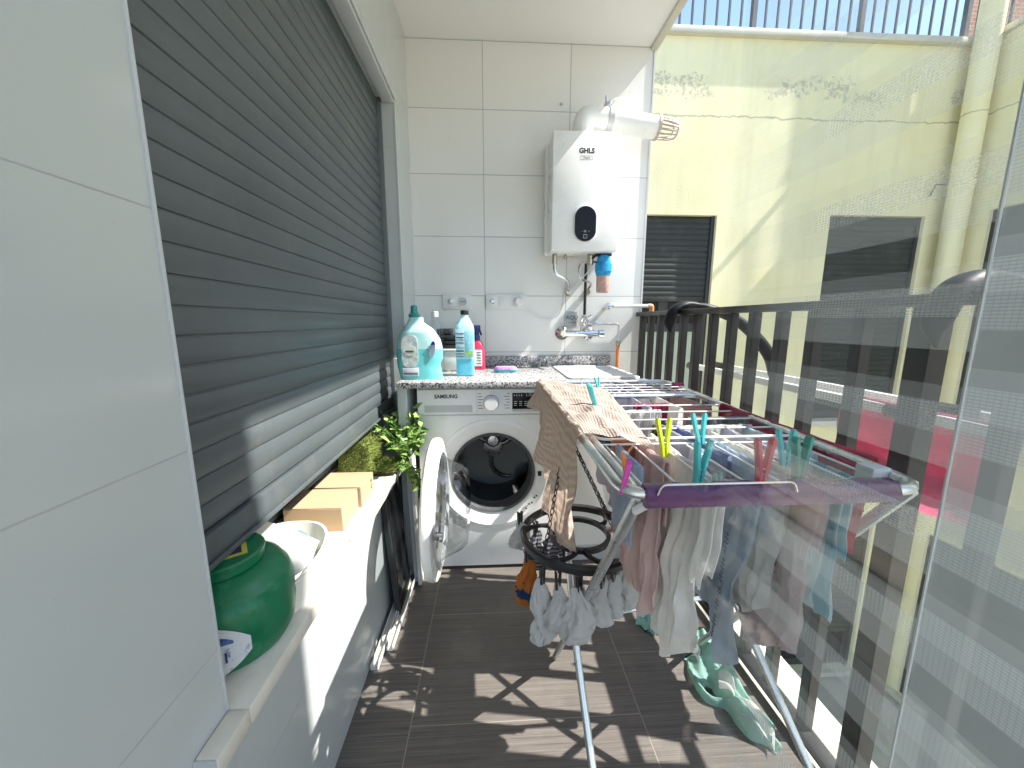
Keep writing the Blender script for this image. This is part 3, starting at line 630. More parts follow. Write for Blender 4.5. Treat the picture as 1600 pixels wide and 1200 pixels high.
B().lathe([(.020, 2.054), (.024, 2.05), (.024, 2.035), (.016, 2.026)], (.145, 0, 1.205), 20, 'Y').build('plug_body', PLAST, PG)
cp = [(.155, 2.03, 1.20), (.20, 2.05, 1.155), (.25, 2.06, 1.12), (.31, 2.06, 1.108), (.36, 2.06, 1.125), (.39, 2.06, 1.19), (.395, 2.05, 1.27), (.44, 2.05, 1.28), (.51, 2.0, 1.36), (.52, 1.98, 1.425)]
B().tube(fillet(cp, .05, 5), .0028, 6).build('cable', WIRE, PG)

# ================================================================== COUNTER, SINK
CT = thing('countertop', 'speckled grey granite countertop above the washing machine', 'counter', (.1, 1.8, .84))

ctb = B(); ctb.box(-.382, .33, 1.505, 2.068, .835, .859, .002); ctb.box(.3305, .66, 1.505, 1.57, .835, .859, .002); ctb.box(.3305, .66, 1.99, 2.068, .835, .859, .002)
ctb.build('slab', GRAN, CT)
B().box(-.05, .655, 2.048, 2.0685, .8595, .914, .002).build('splashback', GRAN, CT)
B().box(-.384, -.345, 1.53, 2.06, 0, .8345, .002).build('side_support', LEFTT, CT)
B().box(.635, .66, 1.53, 2.06, 0, .8345, .002).build('side_support', LEFTT, CT)
SK = thing('utility_sink', 'white utility sink set in the right of the granite counter', 'sink', (.49, 1.78, .85))
sk = B(); x0, x1, y0, y1 = .332, .632, 1.572, 1.988
def rl(i, z, r): return [(a, b, z) for a, b in rrect(x0+i, x1-i, y0+i, y1-i, r, 4)]
sk.rings([rl(-.006, .8595, .02), rl(-.006, .866, .02), rl(.02, .867, .02), rl(.03, .86, .03), rl(.05, .72, .05), rl(.10, .70, .04)])
sk.build('basin', PLAST, SK)
B().lathe([(.02, 0), (.018, .004), (.006, .004)], (.48, 1.78, .7005), 16).build('drain', CHROME, SK)
PB = thing('cabinet', 'plain white cupboard under the sink beside the washing machine', 'cabinet', (.48, 1.7, 0))
B().box(.335, .632, 1.56, 2.06, .10, .832, .003).build('carcass', PLAST, PB)
B().box(.34, .627, 1.543, 1.559, .105, .828, .003).build('door', PLAST, PB)
B().box(.36, .37, 1.528, 1.5425, .62, .72, .003).build('handle', STEEL, PB)
pl = B(); pl.box(.335, .632, 1.59, 1.60, .0, .099); pl.build('plinth', GREYP, PB)

# ================================================================== WASHING MACHINE
WM = thing('washing_machine', 'white front loading washing machine with its round door open', 'washing machine', (0, 1.8, 0))
mx0, mx1, mz0, mz1, fy = -.312, .312, .012, .828, 1.55
PC = Vector((.003, 0, .447)); pr_ = .182
cas = B(); n = 56
def perim(i, y):
    o = []
    for k in range(n):
        a = 2*math.pi*(k+.5)/n; dx, dz = math.cos(a), math.sin(a)
        hx0, hx1, hz0, hz1 = mx0+i-PC.x, mx1-i-PC.x, mz0+i-PC.z, mz1-i-PC.z
        t = min((hx1/dx if dx > 0 else hx0/dx) if abs(dx) > 1e-9 else 9, (hz1/dz if dz > 0 else hz0/dz) if abs(dz) > 1e-9 else 9)
        o.append(Vector((PC.x+dx*t, y, PC.z+dz*t)))
    for sx in (mx0+i, mx1-i):
        for sz in (mz0+i, mz1-i):
            q = min(range(n), key=lambda k: (o[k].x-sx)**2+(o[k].z-sz)**2); o[q] = Vector((sx, y, sz))
    return o
def circ(r, y): return [Vector((PC.x+math.cos(2*math.pi*(k+.5)/n)*r, y, PC.z+math.sin(2*math.pi*(k+.5)/n)*r)) for k in range(n)]
cas.rings([perim(0, 2.03), perim(0, fy+.012), perim(.004, fy+.003), perim(.010, fy), circ(.250, fy), circ(.247, fy-.004), circ(.232, fy-.006), circ(.226, fy-.002), circ(.196, fy+.002), circ(pr_, fy+.014), circ(pr_, fy+.03)], cap=False)
cas.build('casing', WHITE, WM)
B().box(mx0+.004, mx1-.004, 2.0305, 2.033, mz0, mz1).build('back_panel', GREYP, WM)
B().rings([circ(.1815, fy+.012), circ(.178, fy+.006), circ(.170, fy+.010), circ(.164, fy+.03), circ(.168, fy+.05), circ(.160, fy+.075)], cap=False).build('door_gasket', RUBBER, WM)
dr = B().rings([circ(.160, fy+.076), circ(.20, fy+.09), circ(.205, fy+.36), circ(.10, fy+.38), circ(.001, fy+.375)], cap=False)
drum = dr.build('drum', DRUM, WM)
for k in range(3):
    a = R(75+120*k); f = B(); u = Vector((math.cos(a), 0, math.sin(a))); w = Vector((-math.sin(a), 0, math.cos(a)))
    rings = []
    for y, h in ((fy+.10, .01), (fy+.14, .05), (fy+.28, .055), (fy+.35, .02)):
        tw = w*((y-fy-.2)*.25); c = PC+Vector((0, y, 0))+tw
        rings.append([c+u*.203-w*.040, c+u*(.203-h*.9)-w*.020, c+u*(.203-h*1.15), c+u*(.203-h*.9)+w*.020, c+u*.203+w*.040])
    f.rings(rings); f.build('drum_paddle', mat('paddle_steel', (.40, .40, .40), .25, metal=1) if k == 0 else bpy.data.materials['paddle_steel'], drum)
for k in range(3):
    a = R(20+120*k); f = B(); pts = []
    for i in range(9):
        t = i/8; aa = a+.75*t*t; rr = .045+.15*t; pts.append(Vector((PC.x+rr*math.cos(aa), fy+.366-.006*math.sin(t*3.1), PC.z+rr*math.sin(aa))))
    f.tube(pts, [.012-.004*abs(i/8-.5) for i in range(9)], 8); f.build('drum_back_rib', bpy.data.materials['paddle_steel'], drum)
hb = B().lathe([(.05, 0), (.05, -.012), (.02, -.018)], (PC.x, fy+.374, PC.z), 20, 'Y'); hb.build('drum_hub', STEEL, drum)
sq = B().lathe([(.030, 0), (.034, -.015), (.022, -.03), (.010, -.032)], (PC.x, fy+.07, PC.z+.138), 16, 'Y'); sq.build('gasket_nozzle', STEEL, WM)
cp_ = B(); cp_.box(mx0+.004, mx1-.004, fy-.0035, fy-.0006, .716, .822, .001, 1); fasc = cp_.build('control_panel', WHITE, WM)
gl = B(); gl.box(-.0635, -.062, fy-.0042, fy-.0034, .716, .822); gl.box(mx0+.004, mx1-.004, fy-.0042, fy-.0005, .7115, .7145); gl.build('panel_seam', GREYP, fasc)
text('brand_lettering', 'SAMSUNG', .022, mat('logo_grey', (.03, .032, .035), .5), fasc, (-.19, fy-.0046, .793), sx=.95, bold=.0006)
dw = B(); x0_, x1_, z0_, z1_ = -.280, -.082, .726, .756
dw.rings([[Vector(p) for p in ((x0_, fy-.0038, z1_), (x1_, fy-.0038, z1_), (x1_, fy-.0038, z0_), (x0_, fy-.0038, z0_))], [Vector(p) for p in ((x0_+.03, fy-.0036, z1_-.004), (x1_-.012, fy-.0036, z1_-.004), (x1_-.02, fy-.0036, z0_+.004), (x0_+.045, fy-.0036, z0_+.004))]], cap=True)
dw.build('drawer_grip', GREYP, fasc)
B().lathe([(.032, 0), (.032, -.003), (.0285, -.005), (.0275, -.03), (.025, -.034), (.004, -.034)], (-.004, fy-.0036, .765), 36, 'Y').build('dial', WHITE, fasc)
B().lathe([(.0335, 0), (.0335, -.002), (.0325, -.003)], (-.004, fy-.0036, .765), 36, 'Y').build('dial_ring', RUBBER, fasc)
mk = B()
for i in range(6):
    z = .803-i*.0125
    mk.box(-.058, -.058+.012+.010*((i*7) % 3)/2, fy-.0041, fy-.0036, z, z+.0022)
    mk.box(.062-.012*((i*5) % 3)/2, .074, fy-.0041, fy-.0036, z, z+.0022)
mk.build('programme_list', RUBBER, fasc)
B().box(.085, .235, fy-.006, fy-.0036, .737, .806, .001).build('display', DARKGL, fasc)
text('display_digits', '1:30', .017, GREYP, fasc, (.155, fy-.0063, .797)); tx = B()
for c in range(3):
    for r_ in range(3): tx.box(.092+c*.022, .092+c*.022+.012, fy-.0066, fy-.0061, .752+r_*.008, .7545+r_*.008)
for c in range(4): tx.box(.092+c*.010, .095+c*.010, fy-.0066, fy-.0061, .793, .800)
tx.build('display_symbols', GREYP, fasc)
B().box(.085, .235, fy-.0055, fy-.0036, .726, .735, .001).build('button_strip', GREYP, fasc)
B().box(.196, .212, fy-.0035, fy-.001, .437, .459, .001).build('latch_hole', INK, WM)
mkr = B(); random.seed(3)
for i in range(5):
    a = R(-48+i*5); mkr.box(PC.x+.213*math.cos(a)-.004, PC.x+.213*math.cos(a)+.004, fy-.0075, fy-.0058, PC.z+.213*math.sin(a)-.003+.008*(i % 2), PC.z+.213*math.sin(a)+.003+.008*(i % 2))
mkr.build('lock_marks', INK, WM)
for x in (-.26, .26): B().lathe([(.022, 0), (.022, .008), (.014, .0118)], (x, 1.62, 0), 12).build('foot', BLACKP, WM)
# open door: a disc standing along the viewing direction, its bowl facing right
DC = Vector((-.196, 1.296, .436)); Dr = .243
def dring(r, x, ry=1): return [Vector((DC.x+x, DC.y+math.cos(2*math.pi*k/48)*r, DC.z+math.sin(2*math.pi*k/48)*r*1.03)) for k in range(48)]
door = B().rings([dring(.150, -.008), dring(.20, -.027), dring(.225, -.029), dring(.240, -.020), dring(Dr, -.005), dring(.240, .004), dring(.205, .010), dring(.190, .004)], cap=False).build('door', WHITE, WM)
B().rings([dring(.205, .0105), dring(.200, .016), dring(.188, .014), dring(.186, .002)], cap=False).build('glass_ring', GREYP, door)
B().rings([dring(.186, .006), dring(.168, .03), dring(.145, .085), dring(.125, .105), dring(.06, .112), dring(.002, .112)], cap=False).build('glass_bowl', GLASSB, door)
B().rings([dring(.175, -.010), dring(.15, -.014), dring(.002, -.016)], cap=False).build('outer_window', see_through('smoked_window', (.72, .74, .75), .06), door)
lt_ = B().box(DC.x+.012, DC.x+.040, DC.y-.205, DC.y-.190, .425, .448, .002); lt_.box(DC.x+.030, DC.x+.040, DC.y-.222, DC.y-.19, .43, .444, .002); lt_.build('door_hook', STEEL, door)
hg = B().box(DC.x-.01, DC.x+.012, DC.y+.215, fy-.007, .36, .40, .003); hg.box(DC.x-.01, DC.x+.012, DC.y+.215, fy-.007, .48, .52, .003); hg.build('hinge', STEEL, door)

# ================================================================== ON THE COUNTER
cz = .8592
JG = thing('detergent_jug', 'large turquoise detergent jug with orange label and side handle on the counter', 'jug', (-.30, 1.62, cz))
def jug_out(t):
    o = [(-.388, 0), (-.398, .05), (-.402, .10), (-.398, .145), (-.384, .190), (-.355, .232), (-.341, .258), (-.306, .258), (-.288, .238), (-.246, .208), (-.218, .165), (-.208, .12), (-.210, .085), (-.222, .055), (-.214, .02), (-.212, 0)]
    return o
def loft_out(o, y0, y1, z0, z1, zoff=0, rnd=.35):
    """bottle shell: horizontal slices between the left and right outline"""
    half = len(o)//2; lo = o[:half]; hi = list(reversed(o[half:]))
    def side(pts, z):
        for (xa, za), (xb, zb) in zip(pts, pts[1:]):
            if za <= z <= zb: return xa+(xb-xa)*((z-za)/(zb-za) if zb > za else 0)
        return pts[-1][0] if z > pts[-1][1] else pts[0][0]
    rings = []; m = 24
    for i in range(m+1):
        z = z0+(z1-z0)*i/m; a, b = side(lo, z), side(hi, z); c, w = (a+b)/2, (b-a)/2; wmax = .095
        d = (y1-y0)/2*min(1, .35+.65*min(1, w/.07)); q = []
        for k in range(28):
            t = 2*math.pi*k/28; cx, sy = math.cos(t), math.sin(t); e = .6
            q.append(Vector((c+w*math.copysign(abs(cx)**e, cx), (y0+y1)/2+d*math.copysign(abs(sy)**e, sy), zoff+z)))
        rings.append(q)
    return rings
O = jug_out(0)
B().rings(loft_out(O, 1.585, 1.685, 0, .128, cz)).build('lower_body', TURQ, JG)
B().rings(loft_out(O, 1.585, 1.685, .1281, .258, cz)).build('upper_body', TURQL, JG)
B().lathe([(.021, .257), (.024, .262), (.024, .27), (.016, .276), (.013, .305), (.008, .308)], (-.323, 1.635, cz), 20).build('cap', TEALC, JG)
hd = []
for k in range(20):
    a = 2*math.pi*k/20; hd.append((-.2455+.012*math.cos(a)+.006*math.sin(a), cz+.125+.036*math.sin(a)))
B().prism(hd, 'Y', 1.5818, 1.5846).build('handle_gap', mat('grey_blue_grip_plastic', (.34, .40, .50), .4), JG)  # flat grey-blue oval marks the handle opening
B().prism([(x, z) for x, z in hd if z > cz+.138], 'Y', 1.5795, 1.5817).build('handle_patch', NAVY, JG)
lb = []
for k in range(28):
    a = 2*math.pi*k/28; e = .55; lb.append((-.338+.034*math.copysign(abs(math.cos(a))**e, math.cos(a)), cz+.118+.066*math.copysign(abs(math.sin(a))**e, math.sin(a))))
lab = B().prism(lb, 'Y', 1.582, 1.5848).build('label', mat('floral_label', (.50, .58, .56), .5, var=.3, vs=55, dirt=((.66, .22, .08), 42, .9)), JG)
el = [(-.338+.027*math.cos(2*math.pi*k/24), cz+.122+.021*math.sin(2*math.pi*k/24)) for k in range(24)]
B().prism(el, 'Y', 1.5805, 1.5819).build('label_oval', mat('pale_oval', (.62, .68, .60), .5), lab)
text('label_lettering', 'esana', .0155, INK, lab, (-.338, 1.580, cz+.120), bold=.0003)
q = B(); q.box(-.370, -.304, 1.582, 1.5848, cz+.016, cz+.050, .001); q.build('lower_label', mat('silver_label', (.56, .60, .63), .4), JG); q = B(); q.box(-.366, -.308, 1.5807, 1.5819, cz+.022, cz+.030, .0005); q.build('label_bar', mat('mauve_ink', (.16, .10, .15), .5), JG)
BT = thing('cleaner_bottle', 'blue cleaner bottle with black cap and dense white label on the counter', 'bottle', (-.118, 1.695, cz))
def sqr(c, w, d, z, e=.35):
    return [Vector((c[0]+w*math.copysign(abs(math.cos(2*math.pi*k/28))**e, math.cos(2*math.pi*k/28)), c[1]+d*math.copysign(abs(math.sin(2*math.pi*k/28))**e, math.sin(2*math.pi*k/28)), z)) for k in range(28)]
bc = (-.118, 1.71)
rg = []
for z, w in ((0, .036), (.004, .040), (.04, .040), (.075, .040)): rg.append(sqr(bc, w, w*.85, cz+z))
B().rings(rg).build('liquid_body', BLUEL, BT)
rg = [sqr(bc, .0405, .035, cz+.0755), sqr(bc, .041, .035, cz+.205), sqr(bc, .038, .033, cz+.222, .5), sqr(bc, .024, .022, cz+.25, .8), sqr(bc, .015, .015, cz+.262, 1), sqr(bc, .015, .015, cz+.27, 1)]
B().rings(rg).build('upper_body', PALEB, BT)
B().lathe([(.017, .2702), (.0185, .272), (.0185, .287), (.016, .290)], (bc[0], bc[1], cz), 20).build('cap', BLACKP, BT)
lab = B().box(-.157, -.118, 1.6725, 1.6748, cz+.080, cz+.205, .001).build('text_label', mat('grey_blue_label', (.35, .50, .56), .5), BT)
q = B()
for z, h in ((.187, .003), (.170, .004), (.146, .004), (.110, .005), (.098, .003), (.125, .002), (.160, .002), (.088, .002)): q.box(-.155, -.121, 1.6715, 1.6724, cz+z, cz+z+h)
q.build('label_lines', INK, lab)
B().box(-.1175, -.079, 1.6725, 1.6748, cz+.083, cz+.20, .001).build('picture_label', mat('aqua_picture_label', (.30, .64, .74), .45, var=.25, vs=40), BT)
B().prism([(-.098+.016*math.cos(2*math.pi*k/16), cz+.103+.011*math.sin(2*math.pi*k/16)) for k in range(16)], 'Y', 1.6712, 1.6724).build('apple_print', mat('green_print', (.32, .55, .12), .5, var=.3, vs=80), BT)
CB = thing('bottle', 'clear plastic bottle with white cap standing behind the turquoise jug', 'bottle', (-.27, 1.84, cz))
B().lathe([(.038, 0), (.04, .01), (.04, .19), (.034, .215), (.016, .245), (.014, .262)], (-.268, 1.84, cz), 24).build('body', CLEAR, CB)
B().lathe([(.016, .2622), (.0165, .264), (.0165, .286), (.014, .288)], (-.268, 1.84, cz), 18).build('cap', PLAST, CB)
BX = thing('storage_tub', 'white square tub behind the jug with black trays stacked on its lid', 'tub', (-.19, 1.92, cz))
B().box(-.27, -.10, 1.86, 2.03, cz+.001, cz+.098, .006).build('body', PLAST, BX)
B().box(-.275, -.095, 1.855, 2.035, cz+.0985, cz+.108, .004).build('lid', PLAST, BX)
BK = thing('tray_stack', 'stack of black plastic trays on the white tub', 'tray', (-.2, 1.93, cz+.109))
for i, (w, h) in enumerate(((.085, .018), (.082, .018), (.078, .022))):
    z = cz+.109+i*.021; B().box(-.185-w, -.185+w, 1.87, 2.02, z, z+h, .004).build('tray', BLACKP, BK)
B().box(-.27, -.20, 1.90, 2.0, cz+.174, cz+.205, .004).build('box', BLACKP, BK)
RB = thing('spray_bottle', 'red spray bottle with navy trigger half hidden behind the blue bottle', 'bottle', (-.068, 1.90, cz))
rc = (-.075, 1.93)
B().rings([sqr(rc, .042, .028, cz, .5), sqr(rc, .043, .029, cz+.02, .5), sqr(rc, .040, .027, cz+.10, .5), sqr(rc, .030, .022, cz+.13, .7), sqr(rc, .015, .014, cz+.148, 1)]).build('body', REDP, RB)
B().box(-.108, -.048, 1.9005, 1.9035, cz+.018, cz+.10, .001).build('label', LABELW, RB)
q = B(); [q.box(-.075, -.052, 1.899, 1.9004, cz+.03+i*.014, cz+.034+i*.014) for i in range(5)]; q.build('label_lines', RUBBER, RB)
q = B().lathe([(.017, .148), (.017, .168), (.013, .172), (.013, .20)], (rc[0], rc[1], cz), 14); q.box(-.10, -.055, 1.915, 1.945, cz+.195, cz+.222, .005); q.tube([(-.06, 1.93, cz+.2), (-.05, 1.93, cz+.172)], .005, 6); q.build('trigger', NAVY, RB)
SPG = thing('sponge', 'purple and turquoise wavy scrubbing sponge on the granite counter', 'sponge', (.065, 1.80, cz))
def spo(r, z):
    return [Vector((.067+r*(.052+.006*math.cos(2*t))*math.cos(t), 1.81+r*.034*math.sin(t)*(1+.25*math.cos(2*t)), z)) for t in [2*math.pi*k/28 for k in range(28)]]
B().rings([spo(.85, cz), spo(.98, cz+.006), spo(1, cz+.013)]).build('scourer', SPONGB, SPG)
B().rings([spo(.97, cz+.0135), spo(.92, cz+.022), spo(.80, cz+.027)]).build('foam', SPONGE, SPG)

# ================================================================== WINDOW SILL THINGS
sz = .5258
def carton(x0, x1, y0, y1, h, label, marks):
    t = thing('cardboard_box', label, 'box', ((x0+x1)/2, (y0+y1)/2, sz), 'cardboard boxes on the window sill')
    B().box(x0, x1, y0, y1, sz, sz+h, .0015, 1).build('carton', CARD, t)
    B().box(x0+.0005, x1-.0005, y0+.0005, y1-.0005, sz+h+.0003, sz+h+.0022, .0006, 1).build('lid_flap', CARD, t)
    if marks:
        q = B()
        for i, (a, b) in enumerate(((.018, .028), (.032, .036), (.045, .055))): q.box(x1+.0002, x1+.0006, y1-.030, y1-.018, sz+a*.9+.003, sz+b*.9+.003)
        q.build('printed_marks', RUBBER, t)
carton(-.572, -.414, .990, 1.112, .068, 'nearer brown cardboard box on the window sill beside the white tub', False)
carton(-.556, -.408, 1.126, 1.246, .066, 'farther brown cardboard box on the sill next to the green turf', True)
# green jar
JR = thing('detergent_tub', 'round green plastic detergent tub with a screw lid at the near end of the sill', 'tub', (-.472, .640, sz))
jc = (-.485, .640)
B().lathe([(.082, 0), (.096, .004), (.104, .02), (.109, .055), (.1085, .100), (.103, .120), (.1005, .122), (.092, .137), (.073, .149), (.064, .151)], (*jc, sz), 44).build('body', GREEN, JR)
lid = B(); pf = []
for r, z in ((.0635, .1515), (.066, .152), (.067, .169), (.064, .1720), (.054, .1727), (.002, .173)):
    pf.append([Vector((jc[0]+r*(1+(.012*(k % 2) if .153 <= z <= .173 else 0))*math.cos(2*math.pi*k/60), jc[1]+r*(1+(.012*(k % 2) if .153 <= z <= .173 else 0))*math.sin(2*math.pi*k/60), sz+z)) for k in range(60)])
lo = lid.rings(pf, cap=False).build('lid', GREEN, JR)
lq = B().box(-.036, .036, -.022, .022, 0, .0006, 0, 1, Matrix.Translation((jc[0]+.012, jc[1]-.012, sz+.1733)) @ Matrix.Rotation(R(35), 4, 'Z')); lsk = lq.build('lid_sticker', mat('yellow_sticker', (.62, .52, .08), .5), lo)
lq = B().box(-.028, .028, -.014, .014, 0, .0006, 0, 1, Matrix.Translation((jc[0]+.012, jc[1]-.012, sz+.1741)) @ Matrix.Rotation(R(35), 4, 'Z')); lq.build('sticker_print', mat('navy_print', (.03, .04, .10), .5, var=.5, vs=120), lsk)
lw = B()
def jl(u, v):
    a = R(-120+u*80); z = .008+v*.098; e = 1-abs(2*u-1)**2.2; zz = .05+(z-.05)*(.25+.75*e)
    return Vector((jc[0]+.1102*math.cos(a), jc[1]+.1102*math.sin(a), sz+zz))
jlab = lw.grid(jl, 20, 10).build('label', mat('torn_white_label', (.62, .64, .64), .5, var=.05, vs=60, dirt=((.05, .10, .30), 55, .9)), JR)
text('label_lettering', '3in1', .026, NAVY, jlab, (jc[0]+.1115*math.cos(R(-66)), jc[1]+.1115*math.sin(R(-66)), sz+.045), rot=(R(90), 0, R(24)))
# white tub with a slanted lid
def jg(u, v):
    a = R(-118+u*66); w = .016*(1-abs(2*u-1)**2)
    return Vector((jc[0]+.1110*math.cos(a), jc[1]+.1110*math.sin(a), sz+.064+.004*math.sin(u*9)+(w+.004)*v*1.3))
B().grid(jg, 20, 6).build('label_graphic', mat('blue_label_print', (.06, .12, .30), .5, var=.9, vs=70, dirt=((.62, .64, .66), 60, .9)), jlab)
TB = thing('flip_lid_container', 'white oval plastic container with a slanted flip lid on the window sill', 'container', (-.465, .75, sz))
def ov(sx, sy, z, tilt=0):
    o = []
    for k in range(48):
        t = 2*math.pi*k/48; x = sx*math.copysign(abs(math.cos(t))**.75, math.cos(t)); y = sy*math.copysign(abs(math.sin(t))**.85, math.sin(t)); o.append(Vector((-.470+x, .755+y, sz+z+tilt*math.sin(t))))
    return o
B().rings([ov(.084, .108, .001), ov(.090, .114, .006), ov(.096, .122, .076, .012), ov(.099, .125, .078, .012), ov(.099, .125, .083, .012), ov(.094, .120, .083, .012), ov(.082, .106, .012)], cap=False).build('body', CREAMP, TB)
ld = B()
def lidf(u, v):
    x = -.094+.188*u; ym = .118*max(0, 1-abs(x/.095)**2.4)**.45; y0_ = .070-.10*(u-.5)
    return Vector((-.470+x, .755+y0_+(-ym-y0_)*v, sz+.104-.022*v**1.5+.006*math.sin(u*math.pi)))
ld.grid(lidf, 30, 12); bmesh.ops.solidify(ld.bm, geom=list(ld.bm.faces), thickness=.004); ld.build('lid', PLAST, TB)
B().tube([(-.47, .84, sz+.06), (-.45, .835, sz+.092), (-.43, .825, sz+.088)], .004, 6).build('scoop_handle', TEALC, TB)
B().rings([ov(.080, .102, .03), ov(.07, .09, .036)], cap=True).build('powder', LABELW, TB)
DS = thing('glass_dish', 'small clear glass dish on the sill beside the cardboard box', 'dish', (-.395, .935, sz))
B().lathe([(.016, .001), (.022, .004), (.026, .015), (.0243, .0155), (.0195, .006), (.004, .005)], (-.392, .935, sz), 24).build('bowl', CLEAR, DS)
# turf pieces and ivy
def turf(x0, x1, y0, y1, z0, z1, label, cnt, slope=0):
    t = thing('artificial_turf', label, 'turf', ((x0+x1)/2, (y0+y1)/2, z0), 'artificial turf blocks')
    B().box(x0, x1, y0, y1, z0, z0+.012, .002).build('base', SOIL, t)
    b = B().box(x0+.006, x1-.006, y0+.006, y1-.006, z0+.0125, z1-.012, .008); 
    for i in range(cnt):
        f = random.random()
        if f < .5: p = Vector((random.uniform(x0, x1), random.uniform(y0, y1), z1-.014)); d = Vector((random.gauss(0, .3), random.gauss(0, .3), 1))
        elif f < .78: p = Vector((random.uniform(x0, x1), y0+.006, random.uniform(z0+.014, z1-.01))); d = Vector((random.gauss(0, .3), -1, .5+random.gauss(0, .4)))
        else: p = Vector((x1-.006, random.uniform(y0, y1), random.uniform(z0+.014, z1-.01))); d = Vector((1, random.gauss(0, .3), .5+random.gauss(0, .4)))
        d.normalize(); w = d.orthogonal().normalized(); w.rotate(Matrix.Rotation(random.uniform(0, 6.28), 3, d)); l = random.uniform(.012, .024)
        b.add([p-w*.0013, p+w*.0013, p+d*l+w*.0003+Vector((0, 0, -.002))], [(0, 1, 2)])
    b.build('blades', TURF, t, smooth=False, flip=False)
turf(-.585, -.452, 1.37, 1.50, sz, sz+.135, 'upright green turf block on the sill beside the ivy', 2600)
turf(-.448, -.372, 1.37, 1.50, sz, sz+.035, 'low green turf mat on the sill under the ivy', 1300)
IV = thing('ivy_plant', 'bright green ivy with pale variegated leaves spilling over the sill end', 'plant', (-.36, 1.48, sz))
st = B(); lf = B(); ll = B(); random.seed(21)
def leaf(b, p, d, s):
    d = d.normalized(); w = d.cross(Vector((random.gauss(0, .5), random.gauss(0, .5), 1))).normalized(); nn = w.cross(d)
    o = [p, p+d*s*.25+w*s*.42, p+d*s*.55+w*s*.36+nn*s*.06, p+d*s*1.05-nn*s*.08, p+d*s*.55-w*s*.36+nn*s*.06, p+d*s*.25-w*s*.42]; c = p+d*s*.45-nn*s*.06
    b.add(o+[c], [(0, 1, 6), (1, 2, 6), (2, 3, 6), (3, 4, 6), (4, 5, 6), (5, 0, 6)])
for i in range(40):
    p = Vector((random.uniform(-.395, -.325), random.uniform(1.44, 1.60), sz+.02)); d = Vector((random.uniform(-.35, .6), random.uniform(-.9, .3), random.uniform(.5, 1.5))).normalized()
    ln = random.uniform(.10, .25); pts = [p.copy()]; q = p.copy()
    for k in range(6):
        q = q+d*ln/6; d = (d+Vector((random.gauss(0, .14), random.gauss(0, .14), -.10))).normalized(); q.y = min(q.y, 1.525 if q.x > -.33 else 1.75); q.x = min(q.x, -.300); pts.append(q.copy())
        for e in range(2):
            dd = Vector((random.gauss(0, .7), random.gauss(-.3, .7), random.gauss(.2, .5)))
            leaf(ll if (random.random() < .55 and q.z > sz+.05) else lf, q, dd, random.choice((.012, .018, .024, .030, .037))*random.uniform(.85, 1.15))
    st.tube(pts, .0013, 4)
for i in range(14):   # trailing stems
    p = Vector((random.uniform(-.39, -.36), random.uniform(1.40, 1.48), sz+.02)); pts = [p.copy()]; q = p.copy(); d = Vector((.55, -.25, .25))
    for k in range(6):
        q = q+d.normalized()*.022; d = d+Vector((-.06+random.gauss(0, .1), random.gauss(0, .15), -.28)); q.x = max(q.x, -.362) if q.z < sz+.01 else q.x; pts.append(q.copy())
        leaf(ll if random.random() < .5 else lf, q, Vector((random.gauss(.4, .5), random.gauss(-.4, .5), random.gauss(-.2, .5))), random.uniform(.016, .028))
    st.tube(pts, .0012, 4)
st.build('stems', LEAF, IV); lf.build('dark_leaves', LEAF, IV, smooth=False); ll.build('pale_leaves', LEAFL, IV, smooth=False)

# ================================================================== LEANING AGAINST THE PARAPET
DPN = thing('framed_board', 'dark grey framed board leaning against the tiled parapet under the ivy', 'board', (-.36, 1.28, 0))
Mx = Matrix.Translation((-.366, 1.275, .001)) @ Matrix.Rotation(R(-4), 4, 'Y')
B().box(0, .018, .0, .19, .0, .515, .002, 1, Mx).build('frame', PANELD, DPN)
B().box(.0182, .0195, .018, .172, .02, .497, .0005, 1, Mx).build('panel', DARKGL, DPN)
for i, (x, y, h, lab) in enumerate(((-.338, 1.475, .63, 'wider white painted board leaning upright beside the washing machine'), (-.318, 1.452, .60, 'narrow white painted board standing nearest the washing machine door'))):
    t = thing('white_board', lab, 'board', (x, y, 0), 'white boards leaning by the washing machine')
    Mx = Matrix.Translation((x, y, .001)) @ Matrix.Rotation(R(-1.5), 4, 'Y')
    B().box(0, .016, 0, .05+.02*(1-i), 0, h, .002, 1, Mx).build('board', WOODW, t)
    B().box(.0035, .0125, -.0015, -.0002, .004, h-.004, .0, 1, Mx).build('edge_groove', GREYP, t)
for x0, y0, x1, y1, w, lab in ((-.382, 1.06, -.362, 1.50, .012, 'long white strip on the floor nearest the parapet'), (-.352, 1.13, -.338, 1.45, .011, 'white strip on the floor nearest the washing machine')):
    t = thing('profile_strip', lab, 'strip', (x0, y0, 0), 'strips lying by the parapet'); a = math.atan2(x1-x0, y1-y0); ln = math.hypot(x1-x0, y1-y0)
    Mx = Matrix.Translation((x0, y0, .003)) @ Matrix.Rotation(-a, 4, 'Z') @ Matrix.Rotation(R(4), 4, 'X')
    B().box(-w, w, 0, ln, 0, .003, .0005, 1, Mx).box(-w, -w+.003, 0, ln, .0031, .018, .0005, 1, Mx).box(w-.003, w, 0, ln, .0031, .018, .0005, 1, Mx).build('profile', WOODW, t)

